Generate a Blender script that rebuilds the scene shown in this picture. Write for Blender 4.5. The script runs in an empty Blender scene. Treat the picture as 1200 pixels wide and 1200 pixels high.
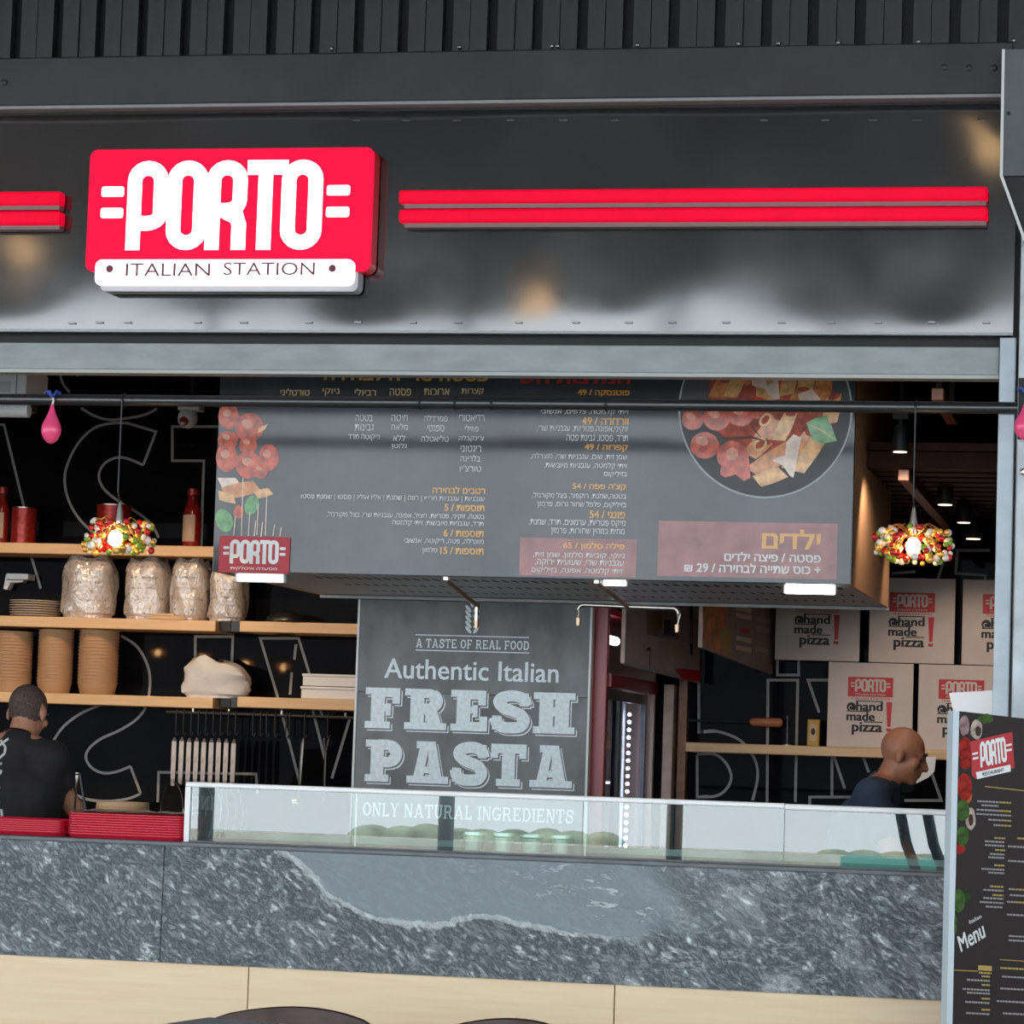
import bpy, bmesh, math, random
from mathutils import Vector, Matrix

random.seed(7)
SC = bpy.context.scene
COL = SC.collection

# ---------------------------------------------------------------- camera
F_PX = 3600.0
YAW, PITCH, ROLL = math.radians(12.2), math.radians(4.55), math.radians(1.92)
CAM = Vector((0.0, -10.8, 1.56))
_fw = Vector((-math.sin(YAW) * math.cos(PITCH), math.cos(YAW) * math.cos(PITCH), math.sin(PITCH)))
_ri = Vector((math.cos(YAW), math.sin(YAW), 0))
_up = _ri.cross(_fw)
_r2 = math.cos(ROLL) * _ri + math.sin(ROLL) * _up
_u2 = math.cos(ROLL) * _up - math.sin(ROLL) * _ri
cd = bpy.data.cameras.new('camera')
cam = bpy.data.objects.new('camera', cd)
COL.objects.link(cam)
cd.sensor_width = 36.0
cd.lens = 36.0 * F_PX / 1200.0
cd.clip_end = 500
cam.matrix_world = Matrix(((_r2.x, _u2.x, -_fw.x, CAM.x), (_r2.y, _u2.y, -_fw.y, CAM.y),
                           (_r2.z, _u2.z, -_fw.z, CAM.z), (0, 0, 0, 1)))
SC.camera = cam

# ---------------------------------------------------------------- sky and exposure
SC.view_settings.view_transform = 'Standard'
SC.view_settings.look = 'None'
SC.view_settings.gamma = 1
SC.view_settings.use_curve_mapping = False
SC.view_settings.exposure = 0.2
W = bpy.data.worlds.new('overcast_sky')
SC.world = W
W.use_nodes = True
_bg = W.node_tree.nodes['Background']
_bg.inputs['Color'].default_value = (0.86, 0.94, 1.0, 1)
_bg.inputs['Strength'].default_value = 4.2


def P(px, py, Y):
    """photo pixel -> point on the vertical plane at depth Y"""
    d = _fw + _r2 * ((px - 600) / F_PX) - _u2 * ((py - 600) / F_PX)
    return CAM + d * ((Y - CAM.y) / d.y)


def PZ(px, py, Z):
    d = _fw + _r2 * ((px - 600) / F_PX) - _u2 * ((py - 600) / F_PX)
    return CAM + d * ((Z - CAM.z) / d.z)


def PX(px, py, X):
    d = _fw + _r2 * ((px - 600) / F_PX) - _u2 * ((py - 600) / F_PX)
    return CAM + d * ((X - CAM.x) / d.x)


def mpp(Y):
    """metres per photo pixel around the middle of depth plane Y"""
    return (Y - CAM.y) / math.cos(YAW) / F_PX


# ---------------------------------------------------------------- materials
MATS = {}


def mat(name, col, rough=0.5, metal=0.0, spec=0.5, noise=0.0, nscale=20.0, bump=0.0, bscale=80.0,
        emit=None, es=0.0, ior=1.5, coat=0.0, stretch=(1, 1, 1), trans=0.0, sss=0.0, rnoise=0.0):
    if name in MATS:
        return MATS[name]
    m = bpy.data.materials.new(name)
    m.use_nodes = True
    nt = m.node_tree
    b = nt.nodes['Principled BSDF']
    b.inputs['Base Color'].default_value = (*col, 1)
    b.inputs['Roughness'].default_value = rough
    b.inputs['Metallic'].default_value = metal
    b.inputs['Specular IOR Level'].default_value = spec
    b.inputs['IOR'].default_value = ior
    b.inputs['Coat Weight'].default_value = coat
    b.inputs['Transmission Weight'].default_value = trans
    b.inputs['Subsurface Weight'].default_value = sss
    if emit:
        b.inputs['Emission Color'].default_value = (*emit, 1)
        b.inputs['Emission Strength'].default_value = es
    if noise or bump or rnoise:
        tc = nt.nodes.new('ShaderNodeTexCoord')
        mp = nt.nodes.new('ShaderNodeMapping')
        mp.inputs['Scale'].default_value = stretch
        nt.links.new(tc.outputs['Object'], mp.inputs['Vector'])
    if noise or rnoise:
        n = nt.nodes.new('ShaderNodeTexNoise')
        n.inputs['Scale'].default_value = nscale
        n.inputs['Detail'].default_value = 6
        nt.links.new(mp.outputs['Vector'], n.inputs['Vector'])
    if noise:
        mx = nt.nodes.new('ShaderNodeMix')
        mx.data_type = 'RGBA'
        mx.inputs['A'].default_value = (*[c * (1 - noise) for c in col], 1)
        mx.inputs['B'].default_value = (*[min(1, c * (1 + noise)) for c in col], 1)
        rp = nt.nodes.new('ShaderNodeMapRange')
        rp.inputs['From Min'].default_value = 0.3
        rp.inputs['From Max'].default_value = 0.7
        nt.links.new(n.outputs['Fac'], rp.inputs['Value'])
        nt.links.new(rp.outputs['Result'], mx.inputs['Factor'])
        nt.links.new(mx.outputs['Result'], b.inputs['Base Color'])
    if rnoise:
        rr = nt.nodes.new('ShaderNodeMapRange')
        rr.inputs['From Min'].default_value = 0.3
        rr.inputs['From Max'].default_value = 0.7
        rr.inputs['To Min'].default_value = max(0, rough - rnoise)
        rr.inputs['To Max'].default_value = rough + rnoise
        nt.links.new(n.outputs['Fac'], rr.inputs['Value'])
        nt.links.new(rr.outputs['Result'], b.inputs['Roughness'])
    if bump:
        n2 = nt.nodes.new('ShaderNodeTexNoise')
        n2.inputs['Scale'].default_value = bscale
        n2.inputs['Detail'].default_value = 4
        nt.links.new(mp.outputs['Vector'], n2.inputs['Vector'])
        bp = nt.nodes.new('ShaderNodeBump')
        bp.inputs['Strength'].default_value = bump
        bp.inputs['Distance'].default_value = 0.01
        nt.links.new(n2.outputs['Fac'], bp.inputs['Height'])
        nt.links.new(bp.outputs['Normal'], b.inputs['Normal'])
    MATS[name] = m
    return m


def glass_mat(name, tint, base_reflect, ior=1.6, rough=0.0):
    m = bpy.data.materials.new(name)
    m.use_nodes = True
    nt = m.node_tree
    nt.nodes.clear()
    out = nt.nodes.new('ShaderNodeOutputMaterial')
    mix = nt.nodes.new('ShaderNodeMixShader')
    tr = nt.nodes.new('ShaderNodeBsdfTransparent')
    gl = nt.nodes.new('ShaderNodeBsdfGlossy')
    fr = nt.nodes.new('ShaderNodeFresnel')
    ad = nt.nodes.new('ShaderNodeMath')
    ad.operation = 'ADD'
    ad.use_clamp = True
    ad.inputs[1].default_value = base_reflect
    fr.inputs['IOR'].default_value = ior
    tr.inputs['Color'].default_value = (*tint, 1)
    gl.inputs['Roughness'].default_value = rough
    gm = nt.nodes.new('ShaderNodeNewGeometry')
    inv = nt.nodes.new('ShaderNodeMath')
    inv.operation = 'SUBTRACT'
    inv.inputs[0].default_value = 1.0
    nt.links.new(gm.outputs['Backfacing'], inv.inputs[1])
    ml = nt.nodes.new('ShaderNodeMath')
    ml.operation = 'MULTIPLY'
    nt.links.new(fr.outputs[0], ml.inputs[0])
    nt.links.new(inv.outputs[0], ml.inputs[1])
    nt.links.new(ml.outputs[0], ad.inputs[0])
    nt.links.new(ad.outputs[0], mix.inputs[0])
    nt.links.new(tr.outputs[0], mix.inputs[1])
    nt.links.new(gl.outputs[0], mix.inputs[2])
    nt.links.new(mix.outputs[0], out.inputs[0])
    MATS[name] = m
    return m


def stone_mat():
    m = bpy.data.materials.new('split_slate')
    m.use_nodes = True
    nt = m.node_tree
    b = nt.nodes['Principled BSDF']
    L = nt.links.new
    geo = nt.nodes.new('ShaderNodeNewGeometry')
    sep = nt.nodes.new('ShaderNodeSeparateXYZ')
    L(geo.outputs['Position'], sep.inputs[0])
    mp = nt.nodes.new('ShaderNodeMapping')
    mp.vector_type = 'TEXTURE'
    mp.inputs['Rotation'].default_value = (0, 0.60, 0)
    mp.inputs['Scale'].default_value = (1.6, 1, 0.72)
    L(geo.outputs['Position'], mp.inputs['Vector'])

    def noise(scale, det, dist, rough=0.55):
        n = nt.nodes.new('ShaderNodeTexNoise')
        n.inputs['Scale'].default_value = scale
        n.inputs['Detail'].default_value = det
        n.inputs['Distortion'].default_value = dist
        n.inputs['Roughness'].default_value = rough
        L(mp.outputs['Vector'], n.inputs['Vector'])
        return n

    def mrange(src, a, c, lo=0.0, hi=1.0):
        r = nt.nodes.new('ShaderNodeMapRange')
        r.inputs['From Min'].default_value = a
        r.inputs['From Max'].default_value = c
        r.inputs['To Min'].default_value = lo
        r.inputs['To Max'].default_value = hi
        L(src, r.inputs['Value'])
        return r.outputs['Result']

    def math_(op, a, c):
        n = nt.nodes.new('ShaderNodeMath')
        n.operation = op
        for i, v in enumerate((a, c)):
            if isinstance(v, (int, float)):
                n.inputs[i].default_value = v
            else:
                L(v, n.inputs[i])
        return n.outputs[0]
    warp = noise(3.2, 3, 0.0)
    wv = nt.nodes.new('ShaderNodeVectorMath')
    wv.operation = 'MULTIPLY_ADD'
    L(warp.outputs['Color'], wv.inputs[0])
    wv.inputs[1].default_value = (0.16, 0.16, 0.16)
    L(mp.outputs['Vector'], wv.inputs[2])

    def wnoise(scale, det, rough, typ='FBM', src=None):
        n = nt.nodes.new('ShaderNodeTexNoise')
        n.noise_type = typ
        n.inputs['Scale'].default_value = scale
        n.inputs['Detail'].default_value = det
        n.inputs['Roughness'].default_value = rough
        L(src or wv.outputs[0], n.inputs['Vector'])
        return n.outputs['Fac']
    big = wnoise(1.6, 2, 0.5, 'FBM', geo.outputs['Position'])
    f1 = wnoise(38, 7, 0.68)
    f2 = wnoise(75, 4, 0.6)
    pale = wnoise(7, 6, 0.62)
    # ledges: fine terraces of the split surface
    t1 = math_('ABSOLUTE', math_('SUBTRACT', f1, 0.5), 0)
    ledge = mrange(t1, 0.0, 0.10, 0.0, 1.0)
    # smooth slab area in the middle, rough split elsewhere
    fc = nt.nodes.new('ShaderNodeFloatCurve')
    cv = fc.mapping.curves[0]
    X0, X1, Z0, Z1 = -3.5, -1.2, 0.72, 1.22
    line = [(300, 985), (335, 1001), (362, 1020), (400, 1056), (450, 1077), (520, 1080), (565, 1073), (620, 1083), (680, 1092), (740, 1098), (800, 1090), (900, 1100)]
    pts = [P(a_, b_, 0.0) for a_, b_ in line]
    pts = [((q.x - X0) / (X1 - X0), (q.z - Z0) / (Z1 - Z0)) for q in pts]
    cv.points[0].location = (0.0, pts[0][1])
    cv.points[1].location = (1.0, pts[-1][1])
    for q in pts:
        if 0 < q[0] < 1:
            cv.points.new(q[0], q[1])
    fc.mapping.update()
    L(mrange(sep.outputs['X'], X0, X1), fc.inputs['Value'])
    zcurve = mrange(fc.outputs['Value'], 0.0, 1.0, Z0, Z1)
    dist = math_('SUBTRACT', sep.outputs['Z'], zcurve)
    dist = math_('ADD', dist, math_('MULTIPLY', math_('SUBTRACT', pale, 0.5), 0.10))
    below = mrange(dist, -0.02, 0.012, 1.0, 0.0)
    rightm = mrange(math_('ADD', sep.outputs['X'], math_('MULTIPLY', math_('SUBTRACT', big, 0.5), 1.6)), -2.0, -1.5)
    rough_mask = math_('MAXIMUM', math_('MAXIMUM', below, rightm), 0.10)
    # pale quartz veins running along the slab
    mpz = nt.nodes.new('ShaderNodeMapping')
    mpz.inputs['Rotation'].default_value = (0, 0.10, 0)
    mpz.inputs['Scale'].default_value = (0.55, 1, 2.3)
    mpz.inputs['Location'].default_value = (0.35, 0, 0.1)
    L(geo.outputs['Position'], mpz.inputs['Vector'])
    thick = mrange(big, 0.35, 0.65, 0.010, 0.030)
    vd = nt.nodes.new('ShaderNodeMath')
    vd.operation = 'DIVIDE'
    L(math_('ABSOLUTE', math_('ADD', dist, 0.004), 0), vd.inputs[0])
    L(thick, vd.inputs[1])
    ridge = mrange(vd.outputs[0], 0.5, 1.0, 1.0, 0.0)
    ridge = math_('MULTIPLY', ridge, mrange(sep.outputs['X'], -1.75, -2.1))
    vein2 = wnoise(4.2, 5, 0.6, 'FBM', mpz.outputs['Vector'])
    v2 = math_('ADD', math_('ABSOLUTE', math_('SUBTRACT', vein2, 0.5), 0), math_('MULTIPLY', math_('SUBTRACT', pale, 0.45), 0.16))
    ridge2 = math_('MULTIPLY', mrange(v2, 0.0, 0.014, 0.75, 0.0), mrange(sep.outputs['X'], -2.6, -1.9))
    ridge = math_('MAXIMUM', ridge, ridge2)
    ridge = math_('MULTIPLY', ridge, mrange(sep.outputs['X'], -3.4, -3.1))
    patch = math_('MULTIPLY', mrange(pale, 0.50, 0.66), rough_mask)
    right = mrange(sep.outputs['X'], -2.1, -1.6, 0.22, 0.80)
    patch = math_('MULTIPLY', patch, right)
    h = math_('ADD', math_('MULTIPLY', ledge, 0.5), math_('MULTIPLY', f2, 0.5))
    h = math_('ADD', h, math_('MULTIPLY', pale, 0.9))
    h = math_('MULTIPLY', h, rough_mask)
    h = math_('ADD', h, math_('MULTIPLY', ridge, 0.35))
    colr = nt.nodes.new('ShaderNodeMix')
    colr.data_type = 'RGBA'
    colr.inputs['A'].default_value = (0.235, 0.282, 0.312, 1)
    colr.inputs['B'].default_value = (0.80, 0.86, 0.90, 1)
    grain = math_('MULTIPLY', mrange(f1, 0.48, 0.64), math_('MULTIPLY', rough_mask, 0.58))
    fac = math_('ADD', math_('ADD', patch, grain), math_('MULTIPLY', ridge, 0.75))
    fac = math_('MINIMUM', fac, 1.0)
    dark = nt.nodes.new('ShaderNodeMix')  # relief shade painted into the stone colour as dark crevice lines
    dark.data_type = 'RGBA'
    dark.blend_type = 'MULTIPLY'
    dark.inputs['B'].default_value = (0.25, 0.26, 0.28, 1)
    L(fac, colr.inputs['Factor'])
    L(colr.outputs['Result'], dark.inputs['A'])
    L(math_('MULTIPLY', mrange(math_('ABSOLUTE', math_('SUBTRACT', f1, 0.47), 0), 0.0, 0.022, 0.95, 0.0), rough_mask), dark.inputs['Factor'])
    L(dark.outputs['Result'], b.inputs['Base Color'])
    b.inputs['Roughness'].default_value = 0.5
    bp = nt.nodes.new('ShaderNodeBump')
    bp.inputs['Strength'].default_value = 0.85
    bp.inputs['Distance'].default_value = 0.016
    L(h, bp.inputs['Height'])
    L(bp.outputs['Normal'], b.inputs['Normal'])
    MATS['split_slate'] = m
    return m


def wood_mat(name, c1, c2, rough=0.45, sx=1.2, sz=26.0):
    m = bpy.data.materials.new(name)
    m.use_nodes = True
    nt = m.node_tree
    b = nt.nodes['Principled BSDF']
    tc = nt.nodes.new('ShaderNodeTexCoord')
    mp = nt.nodes.new('ShaderNodeMapping')
    mp.inputs['Scale'].default_value = (sx, sz, sz)
    n = nt.nodes.new('ShaderNodeTexNoise')
    n.inputs['Scale'].default_value = 2.0
    n.inputs['Detail'].default_value = 5
    n.inputs['Distortion'].default_value = 0.4
    mx = nt.nodes.new('ShaderNodeMix')
    mx.data_type = 'RGBA'
    mx.inputs['A'].default_value = (*c1, 1)
    mx.inputs['B'].default_value = (*c2, 1)
    rp = nt.nodes.new('ShaderNodeMapRange')
    rp.inputs['From Min'].default_value = 0.32
    rp.inputs['From Max'].default_value = 0.68
    nt.links.new(tc.outputs['Object'], mp.inputs['Vector'])
    nt.links.new(mp.outputs['Vector'], n.inputs['Vector'])
    nt.links.new(n.outputs['Fac'], rp.inputs['Value'])
    nt.links.new(rp.outputs['Result'], mx.inputs['Factor'])
    nt.links.new(mx.outputs['Result'], b.inputs['Base Color'])
    b.inputs['Roughness'].default_value = rough
    MATS[name] = m
    return m


M_fascia = mat('black_gloss_sheet', (0.010, 0.0105, 0.012), 0.075, ior=2.1, noise=0.3, nscale=3, rnoise=0.02)
M_steel = mat('charcoal_painted_steel', (0.021, 0.023, 0.024), 0.42, ior=1.45, noise=0.35, nscale=4, rnoise=0.1)
M_slat = mat('dark_slat_paint', (0.020, 0.022, 0.021), 0.4, ior=1.45, noise=0.5, nscale=2.5, rnoise=0.1, stretch=(3, 3, 1))
M_grey_beam = mat('grey_painted_beam', (0.30, 0.33, 0.335), 0.45, noise=0.15, nscale=6, stretch=(1, 1, 3))
M_galv = mat('galvanised_steel', (0.36, 0.41, 0.45), 0.42, metal=0.35, noise=0.15, nscale=9)
M_black = mat('matt_black', (0.008, 0.008, 0.009), 0.6)
M_blackwall = mat('black_gloss_wall', (0.0055, 0.0055, 0.0065), 0.02, spec=0.014, ior=1.45, noise=0.3, nscale=5)
M_pipe = mat('black_pipe', (0.02, 0.02, 0.022), 0.28, ior=1.7)
M_white = mat('white_paint', (0.88, 0.89, 0.89), 0.3, coat=0.6)
M_white_edge = mat('pale_metal_edge', (0.66, 0.66, 0.64), 0.4)
M_plastic_w = mat('white_plastic', (0.72, 0.73, 0.72), 0.35)
M_chalk = mat('wall_line_paint', (0.30, 0.29, 0.28), 0.7)
M_print_white = mat('print_white', (0.66, 0.68, 0.68), 0.14)
M_print_w2 = mat('print_pale', (0.76, 0.84, 0.88), 0.6, noise=0.12, nscale=60)
M_print_orange = mat('print_orange', (0.72, 0.36, 0.07), 0.14)
M_print_cream = mat('print_cream', (0.62, 0.5, 0.28), 0.14)
M_print_red = mat('print_red', (0.45, 0.05, 0.05), 0.14)
M_print_rose = mat('print_rose', (0.30, 0.11, 0.11), 0.14, noise=0.3, nscale=12)
M_print_black = mat('print_black', (0.012, 0.011, 0.011), 0.6)
M_logo_red = mat('print_logo_red', (0.50, 0.012, 0.02), 0.5)
M_tomato = mat('print_tomato', (0.50, 0.075, 0.035), 0.14, noise=0.55, nscale=30)
M_tomato_hi = mat('print_tomato_light', (0.62, 0.24, 0.15), 0.14, noise=0.3, nscale=40)
M_pasta = mat('print_pasta', (0.60, 0.24, 0.09), 0.14, noise=0.4, nscale=30)
M_pasta2 = mat('print_pasta_pale', (0.68, 0.38, 0.16), 0.14, noise=0.35, nscale=30)
M_cheese = mat('print_cheese', (0.74, 0.58, 0.48), 0.14, noise=0.2, nscale=30)
M_leafp = mat('print_leaf', (0.10, 0.30, 0.10), 0.14, noise=0.4, nscale=30)
M_darkp = mat('print_dark_brown', (0.075, 0.035, 0.028), 0.5)
M_board = mat('menu_slate_print', (0.05, 0.056, 0.062), 0.12, ior=1.5, noise=0.22, nscale=5)
M_sign_red = mat('lit_red_acrylic', (0.25, 0.0, 0.012), 0.5, spec=0.15, emit=(1.0, 0.0, 0.05), es=0.82)
M_sign_white = mat('lit_white_acrylic', (0.9, 0.9, 0.9), 0.3, emit=(1.0, 0.97, 0.99), es=1.25)
M_sign_side = mat('sign_side_red', (0.25, 0.005, 0.01), 0.3, emit=(1, 0, 0.02), es=0.10)
M_sign_txt = mat('sign_letter_plum', (0.16, 0.02, 0.05), 0.5)
M_bar_red = mat('red_light_bar', (0.4, 0.0, 0.015), 0.5, spec=0.12, emit=(1.0, 0.0, 0.035), es=0.55, noise=0.15, nscale=7)
M_bar_side = mat('bar_grey_tray', (0.22, 0.14, 0.14), 0.5)
M_plywood = wood_mat('birch_front', (0.80, 0.61, 0.385), (0.86, 0.69, 0.46), 0.42, 1.0, 20)
M_shelf = wood_mat('pine_shelf', (0.56, 0.33, 0.145), (0.66, 0.41, 0.19), 0.42, 1.5, 26)
M_boxwood = wood_mat('box_side_plywood', (0.60, 0.32, 0.16), (0.68, 0.38, 0.20), 0.4, 2, 14)
M_darkwood = wood_mat('dark_walnut', (0.035, 0.012, 0.008), (0.06, 0.02, 0.013), 0.22, 2, 20)
M_stone = stone_mat()
M_slab = mat('counter_slab', (0.14, 0.155, 0.17), 0.45, noise=0.2, nscale=12)
M_panel = mat('slate_panel', (0.13, 0.138, 0.142), 0.45, noise=0.4, nscale=7, bump=0.12, bscale=18, stretch=(1, 1, 0.6))
M_glass = glass_mat('display_glass', (0.88, 0.96, 0.94), 0.065, 1.62)
M_glass2 = glass_mat('fridge_glass', (0.92, 0.95, 0.97), 0.0, 1.3)
M_chrome = mat('polished_steel', (0.34, 0.31, 0.29), 0.22, metal=1.0, noise=0.1)
M_nickel = mat('satin_nickel', (0.55, 0.52, 0.48), 0.3, metal=1.0)
M_copper = mat('aged_copper_pipe', (0.52, 0.36, 0.26), 0.35, metal=0.9)
M_alu = mat('aluminium_cup', (0.55, 0.62, 0.60), 0.35, metal=0.7)
M_pan = mat('pan_black', (0.012, 0.012, 0.013), 0.35)
M_tray = mat('red_plastic_tray', (0.62, 0.012, 0.04), 0.32)
M_paper = mat('white_paper', (0.75, 0.71, 0.69), 0.7)
M_cardboard = mat('pizza_box_card', (0.60, 0.51, 0.46), 0.65, noise=0.06, nscale=8)
M_bowl = mat('kraft_bowl', (0.44, 0.25, 0.125), 0.6)
M_bowl_in = mat('kraft_bowl_rim', (0.52, 0.32, 0.17), 0.6)
M_plate = mat('cream_plate', (0.62, 0.50, 0.38), 0.4)
M_bag = None
M_jar_red = mat('tomato_jar', (0.22, 0.012, 0.01), 0.18, noise=0.3, nscale=30)
M_can = mat('red_can', (0.30, 0.02, 0.016), 0.3, metal=0.3, noise=0.4, nscale=60)
M_label = mat('jar_label', (0.50, 0.33, 0.22), 0.6)
M_cloth = mat('white_cloth_bag', (0.58, 0.55, 0.52), 0.8, bump=0.4, bscale=25)
M_whitebox = mat('white_carton', (0.66, 0.63, 0.59), 0.6)
M_skin1 = mat('skin_tan', (0.42, 0.20, 0.125), 0.5, noise=0.12, nscale=25)
M_skin2 = mat('skin_brown', (0.36, 0.15, 0.085), 0.48, noise=0.12, nscale=25)
M_hair = mat('buzzed_hair', (0.085, 0.055, 0.044), 0.85, noise=0.5, nscale=120)
M_hair2 = mat('shaved_hair', (0.11, 0.06, 0.042), 0.75, noise=0.35, nscale=140)
M_shirt1 = mat('black_tshirt', (0.012, 0.011, 0.012), 0.85, bump=0.3, bscale=22)
M_shirt2 = mat('navy_tshirt', (0.022, 0.042, 0.075), 0.85, bump=0.3, bscale=22)
M_trouser = mat('dark_trousers', (0.015, 0.016, 0.02), 0.8)
M_shoe = mat('black_shoe', (0.012, 0.012, 0.012), 0.5)
M_shirt_print = mat('shirt_print_white', (0.65, 0.64, 0.62), 0.8)
M_balloon = mat('pink_balloon', (0.92, 0.09, 0.25), 0.22, sss=0.1)
M_ribbon = mat('blue_ribbon', (0.02, 0.05, 0.30), 0.5)
M_fridge_red = mat('fridge_red', (0.30, 0.012, 0.02), 0.28)
M_fridge_in = mat('fridge_inner', (0.62, 0.64, 0.70), 0.4)
M_led = mat('cool_led', (1, 1, 1), 0.4, emit=(0.72, 0.76, 1.0), es=25)
M_led_soft = mat('cool_lamp', (1, 1, 1), 0.4, emit=(0.80, 0.84, 1.0), es=4.0)
M_tube = mat('lit_tube', (1, 1, 1), 0.4, emit=(1.0, 0.98, 0.95), es=5.0)
M_bulb = mat('warm_bulb', (1, 0.9, 0.7), 0.4, emit=(1.0, 0.66, 0.28), es=30.0)
M_spot = mat('spot_disc', (1, 0.9, 0.8), 0.4, emit=(1.0, 0.80, 0.62), es=1.5)
M_perf = mat('grey_perforated_sheet', (0.66, 0.67, 0.66), 0.5)
M_hole = mat('hole_dark', (0.01, 0.01, 0.01), 0.9)
M_ceil = mat('dark_red_ceiling', (0.035, 0.015, 0.012), 0.5, spec=0.05, noise=0.3, nscale=5)
M_rail = wood_mat('brown_rail', (0.22, 0.09, 0.045), (0.30, 0.13, 0.07), 0.4, 12, 12)
M_floor = mat('hall_floor_tile', (0.42, 0.41, 0.39), 0.35, noise=0.15, nscale=2)
M_hallceil = mat('hall_ceiling_dark', (0.025, 0.025, 0.024), 0.6)
M_wire = mat('gold_wire', (0.60, 0.30, 0.10), 0.3, metal=0.8)
B_RED = mat('bauble_red', (0.55, 0.015, 0.015), 0.2)
B_WHITE = mat('bauble_pearl', (0.80, 0.70, 0.62), 0.3)
B_GREEN = mat('bauble_green', (0.22, 0.34, 0.03), 0.25)
B_GOLD = mat('bauble_gold', (0.80, 0.42, 0.08), 0.25, metal=0.4)
M_stand_frame = mat('silver_stand_frame', (0.46, 0.52, 0.56), 0.4, metal=0.4)
M_poster = mat('brown_black_poster', (0.022, 0.015, 0.014), 0.35, spec=0.12)
M_grey_table = mat('grey_table_top', (0.30, 0.30, 0.33), 0.35)
M_rolling = wood_mat('rolling_pin_wood', (0.40, 0.13, 0.06), (0.48, 0.17, 0.08), 0.5, 10, 30)
M_yellow = mat('yellow_print', (0.45, 0.26, 0.03), 0.5)
M_poster_warm = mat('poster_orange', (0.75, 0.20, 0.05), 0.5, noise=0.5, nscale=16)
M_poster_grey = mat('poster_grey', (0.28, 0.20, 0.18), 0.45, noise=0.2, nscale=10)
M_poster_tan = mat('poster_tan', (0.50, 0.36, 0.32), 0.45, noise=0.2, nscale=10)


def bag_mat():
    m = bpy.data.materials.new('clear_plastic_bag')
    m.use_nodes = True
    nt = m.node_tree
    nt.nodes.clear()
    out = nt.nodes.new('ShaderNodeOutputMaterial')
    mix = nt.nodes.new('ShaderNodeMixShader')
    mix2 = nt.nodes.new('ShaderNodeMixShader')
    tr = nt.nodes.new('ShaderNodeBsdfTransparent')
    df = nt.nodes.new('ShaderNodeBsdfDiffuse')
    gl = nt.nodes.new('ShaderNodeBsdfGlossy')
    df.inputs['Color'].default_value = (0.74, 0.64, 0.57, 1)
    gl.inputs['Roughness'].default_value = 0.25
    tr.inputs['Color'].default_value = (0.95, 0.92, 0.9, 1)
    n = nt.nodes.new('ShaderNodeTexNoise')
    n.inputs['Scale'].default_value = 8
    n.inputs['Detail'].default_value = 1
    n.inputs['Distortion'].default_value = 1.2
    bp = nt.nodes.new('ShaderNodeBump')
    bp.inputs['Strength'].default_value = 0.5
    bp.inputs['Distance'].default_value = 0.012
    nt.links.new(n.outputs['Fac'], bp.inputs['Height'])
    nt.links.new(bp.outputs['Normal'], gl.inputs['Normal'])
    nt.links.new(bp.outputs['Normal'], df.inputs['Normal'])
    mix2.inputs[0].default_value = 0.3
    nt.links.new(df.outputs[0], mix2.inputs[1])
    nt.links.new(gl.outputs[0], mix2.inputs[2])
    nm = nt.nodes.new('ShaderNodeTexNoise')
    nm.inputs['Scale'].default_value = 9
    nm.inputs['Detail'].default_value = 3
    nm.inputs['Distortion'].default_value = 1.0
    rg = nt.nodes.new('ShaderNodeMapRange')
    rg.inputs['From Min'].default_value = 0.35
    rg.inputs['From Max'].default_value = 0.65
    rg.inputs['To Min'].default_value = 0.42
    rg.inputs['To Max'].default_value = 0.64
    nt.links.new(nm.outputs['Fac'], rg.inputs['Value'])
    nt.links.new(rg.outputs['Result'], mix.inputs[0])
    nt.links.new(tr.outputs[0], mix.inputs[1])
    nt.links.new(mix2.outputs[0], mix.inputs[2])
    nt.links.new(mix.outputs[0], out.inputs[0])
    return m


M_bag = bag_mat()

# ---------------------------------------------------------------- object helpers
ORG = {}


def tag(o, label=None, cat=None, group=None, kind=None):
    if label:
        o['label'] = label
    if cat:
        o['category'] = cat
    if group:
        o['group'] = group
    if kind:
        o['kind'] = kind
    return o


def thing(name, loc, label, cat, group=None):
    o = bpy.data.objects.new(name, None)
    o.empty_display_size = 0.1
    COL.objects.link(o)
    o.location = loc
    ORG[o] = Vector(loc)
    return tag(o, label, cat, group)


def link_mesh(name, verts, faces, mats, fmat=None, parent=None, smooth=False, origin=None):
    """verts in world coordinates; origin placed at the bottom centre of the mesh"""
    vs = [Vector(v) for v in verts]
    if origin is None:
        lo = [min(v[i] for v in vs) for i in range(3)]
        hi = [max(v[i] for v in vs) for i in range(3)]
        origin = Vector(((lo[0] + hi[0]) / 2, (lo[1] + hi[1]) / 2, lo[2]))
    me = bpy.data.meshes.new(name)
    me.from_pydata([tuple(v - origin) for v in vs], [], faces)
    if not isinstance(mats, (list, tuple)):
        mats = [mats]
    for m in mats:
        me.materials.append(m)
    if fmat:
        me.polygons.foreach_set('material_index', fmat)
    if smooth:
        me.polygons.foreach_set('use_smooth', [True] * len(me.polygons))
        if smooth != 'all':
            me.set_sharp_from_angle(angle=math.radians(40))
    me.update()
    o = bpy.data.objects.new(name, me)
    COL.objects.link(o)
    if parent is not None:
        o.parent = parent
        o.location = origin - ORG[parent]
    else:
        o.location = origin
    ORG[o] = origin
    return o


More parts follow.
